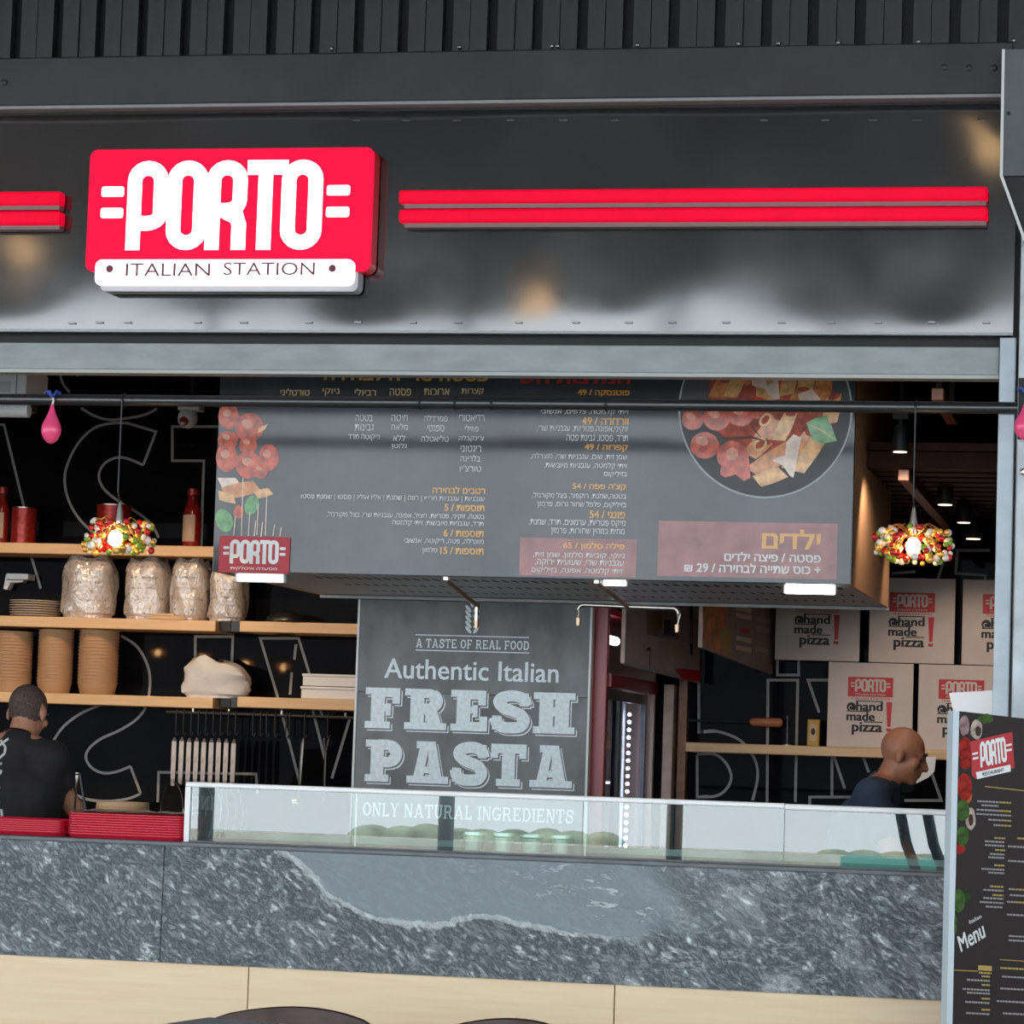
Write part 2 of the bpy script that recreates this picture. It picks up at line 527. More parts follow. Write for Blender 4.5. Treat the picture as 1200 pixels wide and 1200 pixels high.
class MB:
    def __init__(self):
        self.v, self.f, self.m = [], [], []
        self.cur = 0

    def add(self, vs, fs):
        b = len(self.v)
        self.v += [Vector(v) for v in vs]
        for f in fs:
            self.f.append([b + i for i in f])
            self.m.append(self.cur)
        return self

    def box(self, x0, x1, y0, y1, z0, z1):
        x0, x1 = min(x0, x1), max(x0, x1)
        y0, y1 = min(y0, y1), max(y0, y1)
        z0, z1 = min(z0, z1), max(z0, z1)
        vs = [(x, y, z) for x in (x0, x1) for y in (y0, y1) for z in (z0, z1)]
        return self.add(vs, [(0, 1, 3, 2), (4, 6, 7, 5), (0, 4, 5, 1), (2, 3, 7, 6), (0, 2, 6, 4), (1, 5, 7, 3)])

    def bbox(self, x0, x1, y0, y1, z0, z1, r=0.006):
        """box with chamfered edges"""
        bm = bmesh.new()
        bmesh.ops.create_cube(bm, size=1)
        for v in bm.verts:
            v.co = Vector(((x0 + x1) / 2 + v.co.x * abs(x1 - x0), (y0 + y1) / 2 + v.co.y * abs(y1 - y0),
                           (z0 + z1) / 2 + v.co.z * abs(z1 - z0)))
        bmesh.ops.bevel(bm, geom=bm.edges[:], offset=r, segments=2, affect='EDGES', profile=0.5)
        bm.verts.index_update()
        vs = [v.co.copy() for v in bm.verts]
        fs = [[v.index for v in f.verts] for f in bm.faces]
        bm.free()
        return self.add(vs, fs)

    def tube(self, pts, r, n=8, caps=True, closed=False):
        pts = [Vector(p) for p in pts]
        k = len(pts)
        rs = r if isinstance(r, (list, tuple)) else [r] * k
        vs, fs = [], []
        ref = None
        for i, p in enumerate(pts):
            if closed:
                d = pts[(i + 1) % k] - pts[i - 1]
            else:
                d = pts[min(i + 1, k - 1)] - pts[max(i - 1, 0)]
            d = d.normalized() if d.length > 1e-9 else Vector((0, 0, 1))
            if ref is None:
                ref = Vector((0, 0, 1)) if abs(d.z) < 0.9 else Vector((1, 0, 0))
            a = d.cross(ref)
            if a.length < 1e-4:
                a = d.cross(Vector((0.3, 0.8, 0.1)))
            a.normalize()
            b = d.cross(a).normalized()
            ref = b.cross(d) if False else ref
            for j in range(n):
                t = 2 * math.pi * j / n
                vs.append(p + (a * math.cos(t) + b * math.sin(t)) * rs[i])
        m = k if closed else k - 1
        for i in range(m):
            for j in range(n):
                q = ((i + 1) % k) * n
                fs.append((i * n + j, i * n + (j + 1) % n, q + (j + 1) % n, q + j))
        if caps and not closed:
            fs.append(tuple(range(n - 1, -1, -1)))
            fs.append(tuple((k - 1) * n + j for j in range(n)))
        return self.add(vs, fs)

    def lathe(self, prof, c, n=20, axis='Z', cap=True):
        """prof: list of (radius, height)"""
        vs, fs = [], []
        c = Vector(c)
        for r, h in prof:
            for j in range(n):
                t = 2 * math.pi * j / n
                if axis == 'Z':
                    vs.append(c + Vector((r * math.cos(t), r * math.sin(t), h)))
                elif axis == 'Y':
                    vs.append(c + Vector((r * math.cos(t), h, r * math.sin(t))))
                else:
                    vs.append(c + Vector((h, r * math.cos(t), r * math.sin(t))))
        for i in range(len(prof) - 1):
            for j in range(n):
                fs.append((i * n + j, i * n + (j + 1) % n, (i + 1) * n + (j + 1) % n, (i + 1) * n + j))
        if cap:
            fs.append(tuple(range(n - 1, -1, -1)))
            fs.append(tuple((len(prof) - 1) * n + j for j in range(n)))
        return self.add(vs, fs)

    def sphere(self, c, r, n=12, k=8, sc=(1, 1, 1), rot=None):
        vs, fs = [], []
        c = Vector(c)
        for i in range(1, k):
            ph = math.pi * i / k
            for j in range(n):
                t = 2 * math.pi * j / n
                p = Vector((r * sc[0] * math.sin(ph) * math.cos(t), r * sc[1] * math.sin(ph) * math.sin(t), r * sc[2] * math.cos(ph)))
                if rot:
                    p = rot @ p
                vs.append(c + p)
        for i in range(k - 2):
            for j in range(n):
                fs.append((i * n + j, (i + 1) * n + j, (i + 1) * n + (j + 1) % n, i * n + (j + 1) % n))
        top = Vector((0, 0, r * sc[2]))
        if rot:
            top = rot @ top
        vs += [c + top, c - top]
        a, b = len(vs) - 2, len(vs) - 1
        for j in range(n):
            fs.append((a, j, (j + 1) % n))
            fs.append((b, (k - 2) * n + (j + 1) % n, (k - 2) * n + j))
        return self.add(vs, fs)

    def prism(self, outline, y0, y1):
        """outline: list of (x, z), counter-clockwise or not; extruded from y0 to y1"""
        n = len(outline)
        vs = [(x, y0, z) for x, z in outline] + [(x, y1, z) for x, z in outline]
        fs = [tuple(range(n)), tuple(range(2 * n - 1, n - 1, -1))]
        for i in range(n):
            j = (i + 1) % n
            fs.append((i, i + n, j + n, j))
        return self.add(vs, fs)

    def flat(self, polys, frame, off=0.0):
        """2-D polygons (u, v) placed on frame = (O, U, V, N)"""
        O, U, V, N = frame
        for i, p in enumerate(polys):
            d = off + (i % 40) * 0.000012
            self.add([O + U * u + V * v + N * d for u, v in p], [tuple(range(len(p)))])
        return self

    def build(self, name, mats, parent=None, smooth=False, origin=None):
        if not self.v:
            return None
        return link_mesh(name, self.v, self.f, mats, self.m if isinstance(mats, (list, tuple)) else None, parent, smooth, origin)


def copy_tree(o, parent=None, loc=None):
    c = o.copy()
    COL.objects.link(c)
    c.parent = parent
    if loc is not None:
        c.location = loc
    ORG[c] = Vector(c.location) + (ORG[parent] if parent else Vector())
    for ch in [x for x in list(o.children)]:
        copy_tree(ch, c)
    return c


def struct(o):
    o['kind'] = 'structure'
    return o


# ---------------------------------------------------------------- flat print helpers (all give lists of 2-D polygons)
def yframe(Y):
    return (Vector((0, Y, 0)), Vector((1, 0, 0)), Vector((0, 0, 1)), Vector((0, -1, 0)))


def rect(x0, y0, x1, y1):
    return [(x0, y0), (x1, y0), (x1, y1), (x0, y1)]


def ribbon(pts, w, closed=False, cap=False):
    """polyline -> list of quads"""
    P2 = [Vector((p[0], p[1])) for p in pts]
    n = len(P2)
    left, right = [], []
    for i in range(n):
        if closed:
            a, b, c = P2[i - 1], P2[i], P2[(i + 1) % n]
        else:
            a, b, c = P2[max(i - 1, 0)], P2[i], P2[min(i + 1, n - 1)]
        d1 = (b - a)
        d2 = (c - b)
        if d1.length < 1e-9:
            d1 = d2
        if d2.length < 1e-9:
            d2 = d1
        d1 = d1.normalized()
        d2 = d2.normalized()
        n1 = Vector((-d1.y, d1.x))
        n2 = Vector((-d2.y, d2.x))
        mm = (n1 + n2)
        mm = mm.normalized() if mm.length > 1e-6 else n1
        k = 1.0 / max(0.45, mm.dot(n1))
        left.append(b + mm * (w / 2 * k))
        right.append(b - mm * (w / 2 * k))
    out = []
    for i in range(n if closed else n - 1):
        j = (i + 1) % n
        out.append([tuple(right[i]), tuple(right[j]), tuple(left[j]), tuple(left[i])])
    if cap:
        for q in (P2[0], P2[-1]):
            out.append([(q.x + w / 2 * math.cos(t * math.pi / 5), q.y + w / 2 * math.sin(t * math.pi / 5)) for t in range(10)])
    return out


def arc(cx, cy, rx, ry, a0, a1, n=10):
    return [(cx + rx * math.cos(math.radians(a0 + (a1 - a0) * i / n)), cy + ry * math.sin(math.radians(a0 + (a1 - a0) * i / n))) for i in range(n + 1)]


def ellipse(cx, cy, rx, ry, rot=0, n=20, wob=0.0):
    c, s = math.cos(rot), math.sin(rot)
    out = []
    for i in range(n):
        t = 2 * math.pi * i / n
        k = 1 + (random.uniform(-wob, wob) if wob else 0)
        x, y = rx * k * math.cos(t), ry * k * math.sin(t)
        out.append((cx + x * c - y * s, cy + x * s + y * c))
    return out


def rrect(x0, y0, x1, y1, r, n=5):
    out = []
    for cx, cy, a in ((x1 - r, y0 + r, -90), (x1 - r, y1 - r, 0), (x0 + r, y1 - r, 90), (x0 + r, y0 + r, 180)):
        out += arc(cx, cy, r, r, a, a + 90, n)
    return out


def smooth_path(pts, sub=6):
    """Catmull-Rom through the points"""
    out = []
    n = len(pts)
    for i in range(n - 1):
        p0, p1, p2, p3 = pts[max(i - 1, 0)], pts[i], pts[i + 1], pts[min(i + 2, n - 1)]
        for k in range(sub):
            t = k / sub
            out.append(tuple(0.5 * ((2 * p1[a]) + (-p0[a] + p2[a]) * t + (2 * p0[a] - 5 * p1[a] + 4 * p2[a] - p3[a]) * t * t + (-p0[a] + 3 * p1[a] - 3 * p2[a] + p3[a]) * t ** 3) for a in range(2)))
    out.append(tuple(pts[-1]))
    return out


def fit(polys, x0, y0, x1, y1):
    us = [p[0] for q in polys for p in q]
    vs = [p[1] for q in polys for p in q]
    a, b, c, d = min(us), max(us), min(vs), max(vs)
    sx = (x1 - x0) / (b - a)
    sy = (y1 - y0) / (d - c)
    return [[(x0 + (u - a) * sx, y0 + (v - c) * sy) for u, v in q] for q in polys]


DALET = [rect(.317, 0, .407, .52), rect(.01, .509, .498, .592)]


def font_polys(s, bold=0.0):
    if '\u05d3' in s:            # the built-in dalet has crossing outlines: lay such words out letter by letter
        out, x = [], 0.0
        for ch in s:
            if ch == ' ':
                x += .26
                continue
            g = DALET if ch == '\u05d3' else font_polys(ch)
            if not g:
                continue
            out += [[(x + u, v) for u, v in q] for q in g]
            x += max(p[0] for q in g for p in q) + .05
        if bold:
            out = [[(u + dx, v + dy) for u, v in q] for dx, dy in ((-bold, -bold * .5), (bold, -bold * .5), (-bold, bold * .5), (bold, bold * .5)) for q in out]
        return out
    cu = bpy.data.curves.new('tmp_text', 'FONT')
    cu.body = s
    cu.size = 1.0
    cu.resolution_u = 3
    cu.fill_mode = 'FRONT'
    ob = bpy.data.objects.new('tmp_text', cu)
    COL.objects.link(ob)
    dg = bpy.context.evaluated_depsgraph_get()
    me = bpy.data.meshes.new_from_object(ob.evaluated_get(dg))
    polys = [[(me.vertices[i].co.x, me.vertices[i].co.y) for i in p.vertices] for p in me.polygons]
    bpy.data.objects.remove(ob)
    bpy.data.curves.remove(cu)
    bpy.data.meshes.remove(me)
    if bold:
        base = polys
        polys = []
        for dx, dy in ((-bold, -bold * .5), (bold, -bold * .5), (-bold, bold * .5), (bold, bold * .5)):
            polys += [[(u + dx, v + dy) for u, v in q] for q in base]
    return polys


def heb(s):
    """visual order for right-to-left text, numbers kept"""
    out, num = [], ''
    for ch in s:
        if ch.isdigit():
            num += ch
        else:
            if num:
                out.append(num)
                num = ''
            out.append(ch)
    if num:
        out.append(num)
    return ''.join(reversed(out))


# slab-serif capitals; b = stem width, cap height 1
def slab_glyph(ch, b):
    h = b * 0.72
    s = b * 0.55
    e = b * 0.42

    def stem(x, y0=0, y1=1, sb=True, st=True):
        o = [rect(x, y0, x + b, y1)]
        if sb:
            o.append(rect(x - e, y0, x + b + e, y0 + s))
        if st:
            o.append(rect(x - e, y1 - s, x + b + e, y1))
        return o
    g = []
    if ch == 'F':
        g = stem(e) + [rect(e, 1 - h, .78, 1), rect(.78 - s, 1 - h - .16, .78, 1), rect(e, .42, .58, .42 + h * .8), rect(.58 - s * .7, .32, .58, .62)]
        w = .80
    elif ch == 'E':
        g = stem(e) + [rect(e, 1 - h, .78, 1), rect(.78 - s, 1 - h - .14, .78, 1), rect(e, .43, .6, .43 + h * .75), rect(.6 - s * .6, .34, .6, .64),
                       rect(e, 0, .82, h), rect(.82 - s, 0, .82, h + .14)]
        w = .84
    elif ch == 'L':
        g = stem(e) + [rect(e, 0, .72, h), rect(.72 - s, 0, .72, h + .16)]
        w = .74
    elif ch == 'H':
        g = stem(e) + stem(.92 - e - b) + [rect(e, .42, .92 - e, .42 + h)]
        w = .92
    elif ch == 'I':
        g = stem(e)
        w = b + 2 * e
    elif ch == 'N':
        g = [rect(e, 0, e + b * .7, 1), rect(0, 0, b * .7 + 2 * e, s), rect(0, 1 - s, b, 1), rect(.9 - e - b * .7, 0, .9 - e, 1), rect(.9 - 2 * e - b * .7, 1 - s, .9, 1),
             [(e, 1), (e + b, 1), (.9 - e, 0), (.9 - e - b, 0)]]
        w = .9
    elif ch == 'T':
        g = [rect(.42 - b / 2, 0, .42 + b / 2, 1), rect(.42 - b / 2 - e, 0, .42 + b / 2 + e, s), rect(0, 1 - h, .84, 1),
             rect(0, .66, s, 1), rect(.84 - s, .66, .84, 1)]
        w = .84
    elif ch == 'A':
        w = 1.0
        g = [[(.5 - b * .55, 1), (.5 + b * .55, 1), (w - e, 0), (w - e - b, 0), (.5, .86 - b * .3)], [(.5 - b * .55, 1), (.5, .86 - b * .3), (e + b * .8, 0), (e, 0)],
             rect(.26, .24, .74, .24 + h * .7), rect(0, 0, b * .9 + 2 * e, s), rect(w - b - 2 * e, 0, w, s), rect(.5 - b * .9, 1 - s, .5 + b * .4, 1)]
    elif ch == 'P':
        g = stem(e) + ribbon([(e + b * .5, 1 - h / 2), (.5, 1 - h / 2)] + arc(.52, .68, .24, .32 - h / 2, 90, -90) + [(e + b * .5, .36 + h / 2)], h * 1.1)
        g += ribbon(arc(.52, .68, .22, .32 - h / 2, 60, -60), b * .9)
        w = .52 + .24 + b * .5
    elif ch == 'R':
        g = stem(e) + ribbon([(e + b * .5, 1 - h / 2), (.5, 1 - h / 2)] + arc(.52, .71, .22, .29 - h / 2, 90, -90) + [(e + b * .5, .42 + h / 2)], h)
        g += ribbon(arc(.52, .71, .2, .29 - h / 2, 60, -60), b * .9)
        g += [[(.42, .5), (.42 + b, .5), (.88, 0), (.88 - b, 0)], rect(.88 - b, 0, .95, s)]
        w = .95
    elif ch == 'D':
        g = stem(e) + ribbon([(e + b * .5, 1 - h / 2), (.42, 1 - h / 2)] + arc(.42, .5, .36, .5 - h / 2, 90, -90, 14) + [(e + b * .5, h / 2)], h)
        g += ribbon(arc(.42, .5, .36, .5 - h / 2, 60, -60), b * .95)
        w = .80 + b * .45
    elif ch == 'O':
        g = ribbon(arc(.44, .5, .44 - b / 2, .5 - h / 2, 0, 342, 19), h * 1.05, True)
        g += ribbon(arc(.44, .5, .44 - b / 2, .5 - h / 2, -50, 50), b) + ribbon(arc(.44, .5, .44 - b / 2, .5 - h / 2, 130, 230), b)
        w = .88
    elif ch == 'G':
        g = ribbon(arc(.44, .5, .44 - b / 2, .5 - h / 2, 40, 320, 19), h * 1.1)
        g += ribbon(arc(.44, .5, .44 - b / 2, .5 - h / 2, 130, 230), b) + [rect(.86 - b, .05, .86, .5), rect(.5, .5 - s, .94, .5), rect(.86 - s, .7, .86, 1)]
        w = .92
    elif ch == 'S':
        sp = [(.74, .66), (.70, .80), (.56, 1 - h * .55), (.38, 1 - h * .5), (.20, .90 - h * .3), (.15, .72), (.26, .59), (.44, .52), (.62, .44), (.70, .29), (.62, .12 + h * .1), (.42, h * .5), (.24, h * .55), (.12, .2), (.07, .36)]
        g = ribbon(smooth_path(sp, 4), b * .88)
        g += [rect(.80 - s, .64, .80, .96), rect(0, .06, s, .40)]
        w = .82
    elif ch == 'U':
        g = [rect(e, .3, e + b, 1), rect(0, 1 - s, b + 2 * e, 1), rect(.86 - e - b * .8, .3, .86 - e, 1), rect(.86 - b * .8 - 2 * e, 1 - s, .86, 1)]
        g += ribbon(arc(.43, .36, .43 - e - b / 2, .36 - h / 2, 180, 360, 12), h * 1.1)
        w = .86
    elif ch == 'Y':
        g = [rect(.43 - b / 2, 0, .43 + b / 2, .45), rect(.43 - b / 2 - e, 0, .43 + b / 2 + e, s), [(.05, 1), (.05 + b, 1), (.43 + b / 2, .42), (.43 - b / 2, .42)],
             [(.81 - b * .8, 1), (.81, 1), (.43 + b / 2, .42), (.43 - b / 3, .42)], rect(0, 1 - s, b + e, 1), rect(.86 - b - e, 1 - s, .86, 1)]
        w = .86
    else:
        w = .34
    return g, w


def slab_text(s, b=0.2, gap=0.1):
    out, x = [], 0.0
    for ch in s:
        g, w = slab_glyph(ch, b)
        out += [[(x + u, v) for u, v in q] for q in g]
        x += w + gap
    return out


def porto_letters():
    """five monoline condensed capitals, cap height 1; returns list of polygon lists"""
    w = .165
    L = []
    top, hw = 1 - w / 2, .15

    def capbar(p):
        return ribbon(p, w)
    # P
    x = .0825
    p = ribbon([(x, 0), (x, .72)] + arc(x + hw, .78, hw, .22 - w / 2, 180, 0, 10) + [(x + 2 * hw, .42)] + arc(x + hw, .40, hw, .10, 0, -90, 6) + [(x, .30)], w)
    L.append(p)
    # O
    def oo(x):
        return ribbon(arc(x + hw, .78, hw, .22 - w / 2, 0, 180, 10) + arc(x + hw, .22, hw, .22 - w / 2, 180, 360, 10), w, True)
    L.append(oo(.54))
    x = .985
    L.append(ribbon([(x, 0), (x, .72)] + arc(x + hw, .78, hw, .22 - w / 2, 180, 0, 10) + [(x + 2 * hw, .60)] + arc(x + hw, .56, hw, .12, 0, -90, 6) + [(x, .44)], w)
             + ribbon([(x + hw, .42), (x + 2 * hw - .03, .37), (x + 2 * hw, .28), (x + 2 * hw, 0)], w))
    L.append(ribbon([(1.36, top), (1.82, top)], w) + ribbon([(1.57, 1 - w), (1.57, 0)], w))
    L.append(oo(1.835))
    bars = []
    for s in (-.30, 2.26):
        for v in (.36, .60):
            bars.append([(a, c) for a, c in rrect(s, v, s + .26, v + .115, .025, 3)])
    return L, bars


PORTO_L, PORTO_BARS = porto_letters()


def affine(polys, ax, bx, ay, by):
    return [[(ax * u + bx, ay * v + by) for u, v in q] for q in polys]


def pxpoly(pts, Y):
    return [(P(x, y, Y).x, P(x, y, Y).z) for x, y in pts]


def pxbox(x0, y0, x1, y1, Y):
    """pixel box -> X0, Z0, X1, Z1 on plane Y (averaged so that it is axis aligned)"""
    a, b, c, d = P(x0, y1, Y), P(x0, y0, Y), P(x1, y1, Y), P(x1, y0, Y)
    return (a.x + b.x) / 2, (a.z + c.z) / 2, (c.x + d.x) / 2, (b.z + d.z) / 2


def zof(px, py, Y):
    return P(px, py, Y).z


def xof(px, py, Y):
    return P(px, py, Y).x

# ================================================================ STRUCTURE
XL, XR = -8.0, 0.6          # kiosk extent left / right
YB = 3.75                   # back wall
struct(MB().box(-30, 30, -45, 6, -0.1, 0).build('floor', M_floor))
struct(MB().box(-30, 30, -15, 4.2, 5.52, 5.72).build('ceiling', M_hallceil))

# black back wall of the kiosk with its painted outline lettering and one painted reflection
wall_back = struct(MB().box(XL, XR, YB, YB + 0.12, 0, 3.6).build('wall_back', M_blackwall))
struct(MB().box(XL - 0.1, XL, 0.0, YB + 0.12, 0, 3.6).build('wall_left', M_black))
struct(MB().box(XR, XR + 0.1, 0.35, YB + 0.12, 0, 3.6).build('wall_right', M_ceil))
struct(MB().box(XL, XR, 0.36, YB, 3.45, 3.55).build('ceiling', M_black))
struct(MB().box(-0.585, 9, 0.25, 0.35, 0, 5.52).build('wall_front', mat('grey_hall_wall', (0.22, 0.23, 0.24), 0.5)))
struct(MB().box(-16, XL - 0.1, 0.0, 0.12, 0, 5.52).build('wall_front', M_steel))

LETTERS_AND_GLINT = [
    # (points in photo pixels, smooth?)
    ([(-8, 497), (5, 498), (28, 593), (37, 653), (48, 690)], False),
    ([(150, 496), (132, 496), (110, 502), (90, 522), (77, 552), (78, 578), (90, 604), (112, 626), (150, 650)], True),
    ([(150, 496), (183, 506), (168, 545)], False),
    ([(168, 545), (143, 536), (124, 542), (116, 557), (122, 573), (140, 588), (163, 602), (178, 615), (186, 630)], True),
    ([(300, 500), (202, 500), (202, 540), (239, 540), (236, 640)], False),
    ([(70, 432), (73, 448), (82, 460)], True),
    ([(95, 478), (110, 487), (128, 492), (150, 490), (170, 486), (184, 479)], True),
    ([(86, 432), (92, 441)], False),
    ([(142, 745), (160, 757), (172, 777), (176, 798), (172, 826), (160, 843), (140, 856), (118, 866), (104, 878), (101, 889),
      (108, 900), (122, 906), (138, 904), (153, 898)], True),
    ([(153, 898), (165, 930)], False),
    ([(165, 930), (150, 936), (125, 939), (100, 936), (80, 926), (66, 915)], True),
    ([(118, 826), (95, 836), (75, 851), (62, 869)], True),
    ([(229, 800), (229, 746), (273, 746), (271, 800)], False),
    ([(185, 940), (186, 905), (300, 907), (302, 930)], False),
    ([(325, 815), (305, 748), (350, 748), (378, 840)], False),
    ([(325, 815), (352, 920)], False),
    ([(366, 830), (381, 890)], False),
    ([(410, 842), (389, 912)], False),
    ([(347, 755), (345, 773)], False),  # white reflection on the gloss wall, painted as a stroke
    ([(342, 788), (340, 814)], False),
    # right-hand wall
    ([(819, 790), (819, 858), (838, 857)], False),
    ([(819, 858), (840, 857), (868, 868), (884, 889), (888, 910), (882, 938)], True),
    ([(817, 884), (817, 934), (830, 933)], False),
    ([(817, 884), (838, 884), (852, 896), (857, 912), (850, 926), (838, 933), (817, 934)], True),
    ([(899, 940), (900, 797), (935, 797), (932, 940)], False),
    ([(911, 760), (911, 791), (936, 791), (936, 760)], False),
    ([(960, 835), (947, 797), (972, 797)], False),
    ([(976, 882), (990, 924)], False),
    ([(1010, 882), (1018, 905)], False),
    ([(975, 882), (975, 935)], False),
    ([(949, 945), (949, 934), (1052, 934)], False),
    ([(1060, 938), (1103, 938), (1088, 895)], False),
    ([(1045, 672), (1073, 670)], False),
    ([(1095, 690), (1107, 655)], False),
    ([(1122, 645), (1120, 672), (1155, 674), (1153, 690)], False),
    ([(1120, 645), (1160, 645)], False),
]
for pts, sm in LETTERS_AND_GLINT:
    q = pxpoly(pts, YB)
    if sm:
        q = smooth_path(q, 6)
    MB().flat(ribbon(q, 0.013), yframe(YB), 0.002).build('letter_and_glint_line', M_chalk, wall_back)

# ---- upper slat band
z_bt = zof(600, 58, -0.12)        # top of the top beam
slatband = struct(MB().box(XL, 2.5, 0.10, 0.14, 4.0, 5.52).build('wall_upper', M_black))
gaps = [(12.7, 24), (63, 74), (113, 125), (163, 174), (213, 225), (265, 276), (315, 326), (366, 377), (417, 427), (468, 479),
        (521, 532), (573, 583), (626, 636), (678, 687), (731, 741), (783, 793), (838, 848), (893, 904), (948, 957),
        (1003, 1012), (1059, 1068), (1115, 1124), (1172, 1182)]
g0, g1 = xof(gaps[0][1], 40, 0.03), xof(gaps[-1][1], 40, 0.03)
per = (g1 - g0) / (len(gaps) - 1)
sl_mesh = None
for i in range(-9, 32):
    xs = g0 + i * per
    for k in range(2):
        a = xs + k * per * 0.385
        b = a + per * 0.372
        zb = z_bt - 0.03
        if sl_mesh is None:
            so = MB().box(a, b, 0.03, 0.07, zb, 5.51).build('slat', M_slat, slatband)
            # folded lip on each long edge
            sl_mesh = so.data
        else:
            so = bpy.data.objects.new('slat', sl_mesh)
            COL.objects.link(so)
            so.parent = slatband
            so.location = Vector(((a + b) / 2, 0.05 + (0.006 if k else 0), zb)) - ORG[slatband]
            if (i * 7 + k * 3) % 5 == 0:
                so.location.y += 0.004
# little bolts at slat feet
for px in (388, 538, 646, 653, 747, 865, 912, 982, 1076, 1188):
    c = P(px, 57 - (px - 388) * 0.012, 0.02)
    MB().sphere((c.x, 0.028, c.z), 0.009, 8, 5).build('bolt', M_nickel, slatband)

# ---- top beam
tb = MB()
z_bb = zof(600, 117, -0.12)
tb.bbox(XL, xof(1186, 100, -0.12), -0.12, 0.06, z_bb, z_bt, 0.006)
trim1 = struct(tb.build('trim_1', M_steel))
MB().box(XL, xof(1176, 120, -0.12), -0.125, -0.02, z_bb - 0.012, z_bb - 0.001).build('beam_lip', mat('beam_lip_grey', (0.25, 0.25, 0.25), 0.4), trim1)
for px, py in ((5, 97), (1107, 79), (1135, 80), (1165, 80)):
    c = P(px, py, -0.12)
    MB().lathe([(0.012, 0), (0.012, -0.006), (0.006, -0.009)], (c.x, -0.12, c.z), 10, 'Y').build('bolt', M_steel, trim1)

# ---- fascia: thin gloss sheet, slightly buckled between its fixings
z_ft, z_fb = zof(600, 124, 0.0), zof(600, 389, 0.0)
x_fr = xof(1189, 300, 0.0)
fx0 = XL
NX, NZ = 220, 40
vs, fs = [], []
fix = sorted([xof(p, 379, 0) for p in (85, 117, 150, 232, 286, 362, 420, 484, 537, 608, 675, 737, 788, 851, 916, 974, 1029, 1092, 1156)])


def buckle(x, t):
    s = 0.0
    for c, a, wd in ((-2.93, 0.010, 0.16), (-1.95, 0.006, 0.20), (-3.55, 0.005, 0.22), (-1.25, 0.006, 0.22), (-4.3, 0.008, 0.25), (-0.85, 0.006, 0.15), (-2.4, 0.004, 0.3)):
        s += a * math.exp(-((x - c) / wd) ** 2)
    low = math.exp(-(t / 0.16) ** 2)
    hi = math.exp(-((1 - t) / 0.13) ** 2)
    return s * (low - 0.15) * 0.22 + 0.0022 * hi * math.sin(x * 5.1) + 0.0006 * math.sin(x * 3.1 + 1) * math.sin(t * 6)


for i in range(NX + 1):
    for k in range(NZ + 1):
        x = fx0 + (x_fr - fx0) * i / NX
        t = k / NZ
        vs.append((x, 0.0 - buckle(x, t), z_fb + (z_ft - z_fb) * t))
for i in range(NX):
    for k in range(NZ):
        a = i * (NZ + 1) + k
        fs.append((a, a + NZ + 1, a + NZ + 2, a + 1))
fascia = struct(link_mesh('wall_fascia', vs, fs, M_fascia, None, None, 'all'))
MB().box(XL, x_fr, 0.005, 0.03, z_fb, z_ft).build('backing_sheet', M_black, fascia)
MB().box(XL, x_fr, -0.008, 0.02, z_fb - 0.006, z_fb + 0.004).build('bottom_lip', mat('fascia_lip', (0.35, 0.37, 0.38), 0.35), fascia)
MB().box(XL, x_fr, -0.05, 0.02, z_ft - 0.012, z_bb - 0.02).build('top_reveal', M_black, fascia)
rm = None
for p, yy in [(p, 379) for p in (85, 117, 150, 232, 286, 362, 420, 484, 537, 608, 675, 737, 788, 851, 916, 974, 1029, 1092, 1156)] + \
        [(p, 141) for p in (417, 476, 535, 598, 660, 720, 895, 967, 1023, 1075, 1150)]:
    c = P(p, yy, 0)
    if rm is None:
        ro = MB().bbox(c.x - 0.014, c.x + 0.014, -0.012, 0.0, c.z - 0.003, c.z + 0.003, 0.001).build('rivet', M_fascia, fascia)
        rm = ro.data
    else:
        ro = bpy.data.objects.new('rivet', rm)
        COL.objects.link(ro)
        ro.parent = fascia
        ro.location = Vector((c.x, -0.006, c.z)) - ORG[fascia]

# ---- lower grey beam (shutter rail) under the fascia
z_lt, z_lb = zof(600, 404, 0.05), zof(600, 436, 0.05)
x_lr = xof(1171, 420, 0.05)
trim2 = struct(MB().bbox(XL, x_lr, 0.05, 0.13, z_lb, z_lt, 0.004).build('trim_2', M_grey_beam))
MB().box(XL, x_lr, 0.044, 0.125, z_lb - 0.014, z_lb - 0.001).build('rail_lip', mat('rail_lip_grey', (0.42, 0.43, 0.42), 0.4), trim2)
MB().box(XL, x_lr, 0.07, 0.16, z_lt + 0.001, z_fb + 0.10).build('shutter_slot', M_black, trim2)

# ---- jamb and column at the right
xj0, xj1 = xof(1167.5, 620, 0.02), xof(1187, 620, 0.02)
jamb = struct(MB().bbox(xj0, xj1, 0.0, 0.12, 0, z_fb - 0.012, 0.004).build('trim_3', M_galv))
xc0 = xof(1190, 600, -0.06)
colm = struct(MB().bbox(xc0, xc0 + 0.34, -0.06, 0.24, 0, 4.1, 0.006).build('trim_4', mat('column_grey_steel', (0.42, 0.46, 0.49), 0.45, metal=0.3, noise=0.2, nscale=7)))
a = P(1194, 443, -0.06)
b = P(1200, 515, -0.06)
MB().box(a.x, a.x + 0.09, -0.066, -0.061, b.z, a.z).build('slot', M_black, colm)
c = P(1200, 553, -0.06)
MB().lathe([(0.013, 0), (0.013, -0.008), (0.006, -0.012)], (c.x, -0.061, c.z), 10, 'Y').build('bolt', M_nickel, colm)

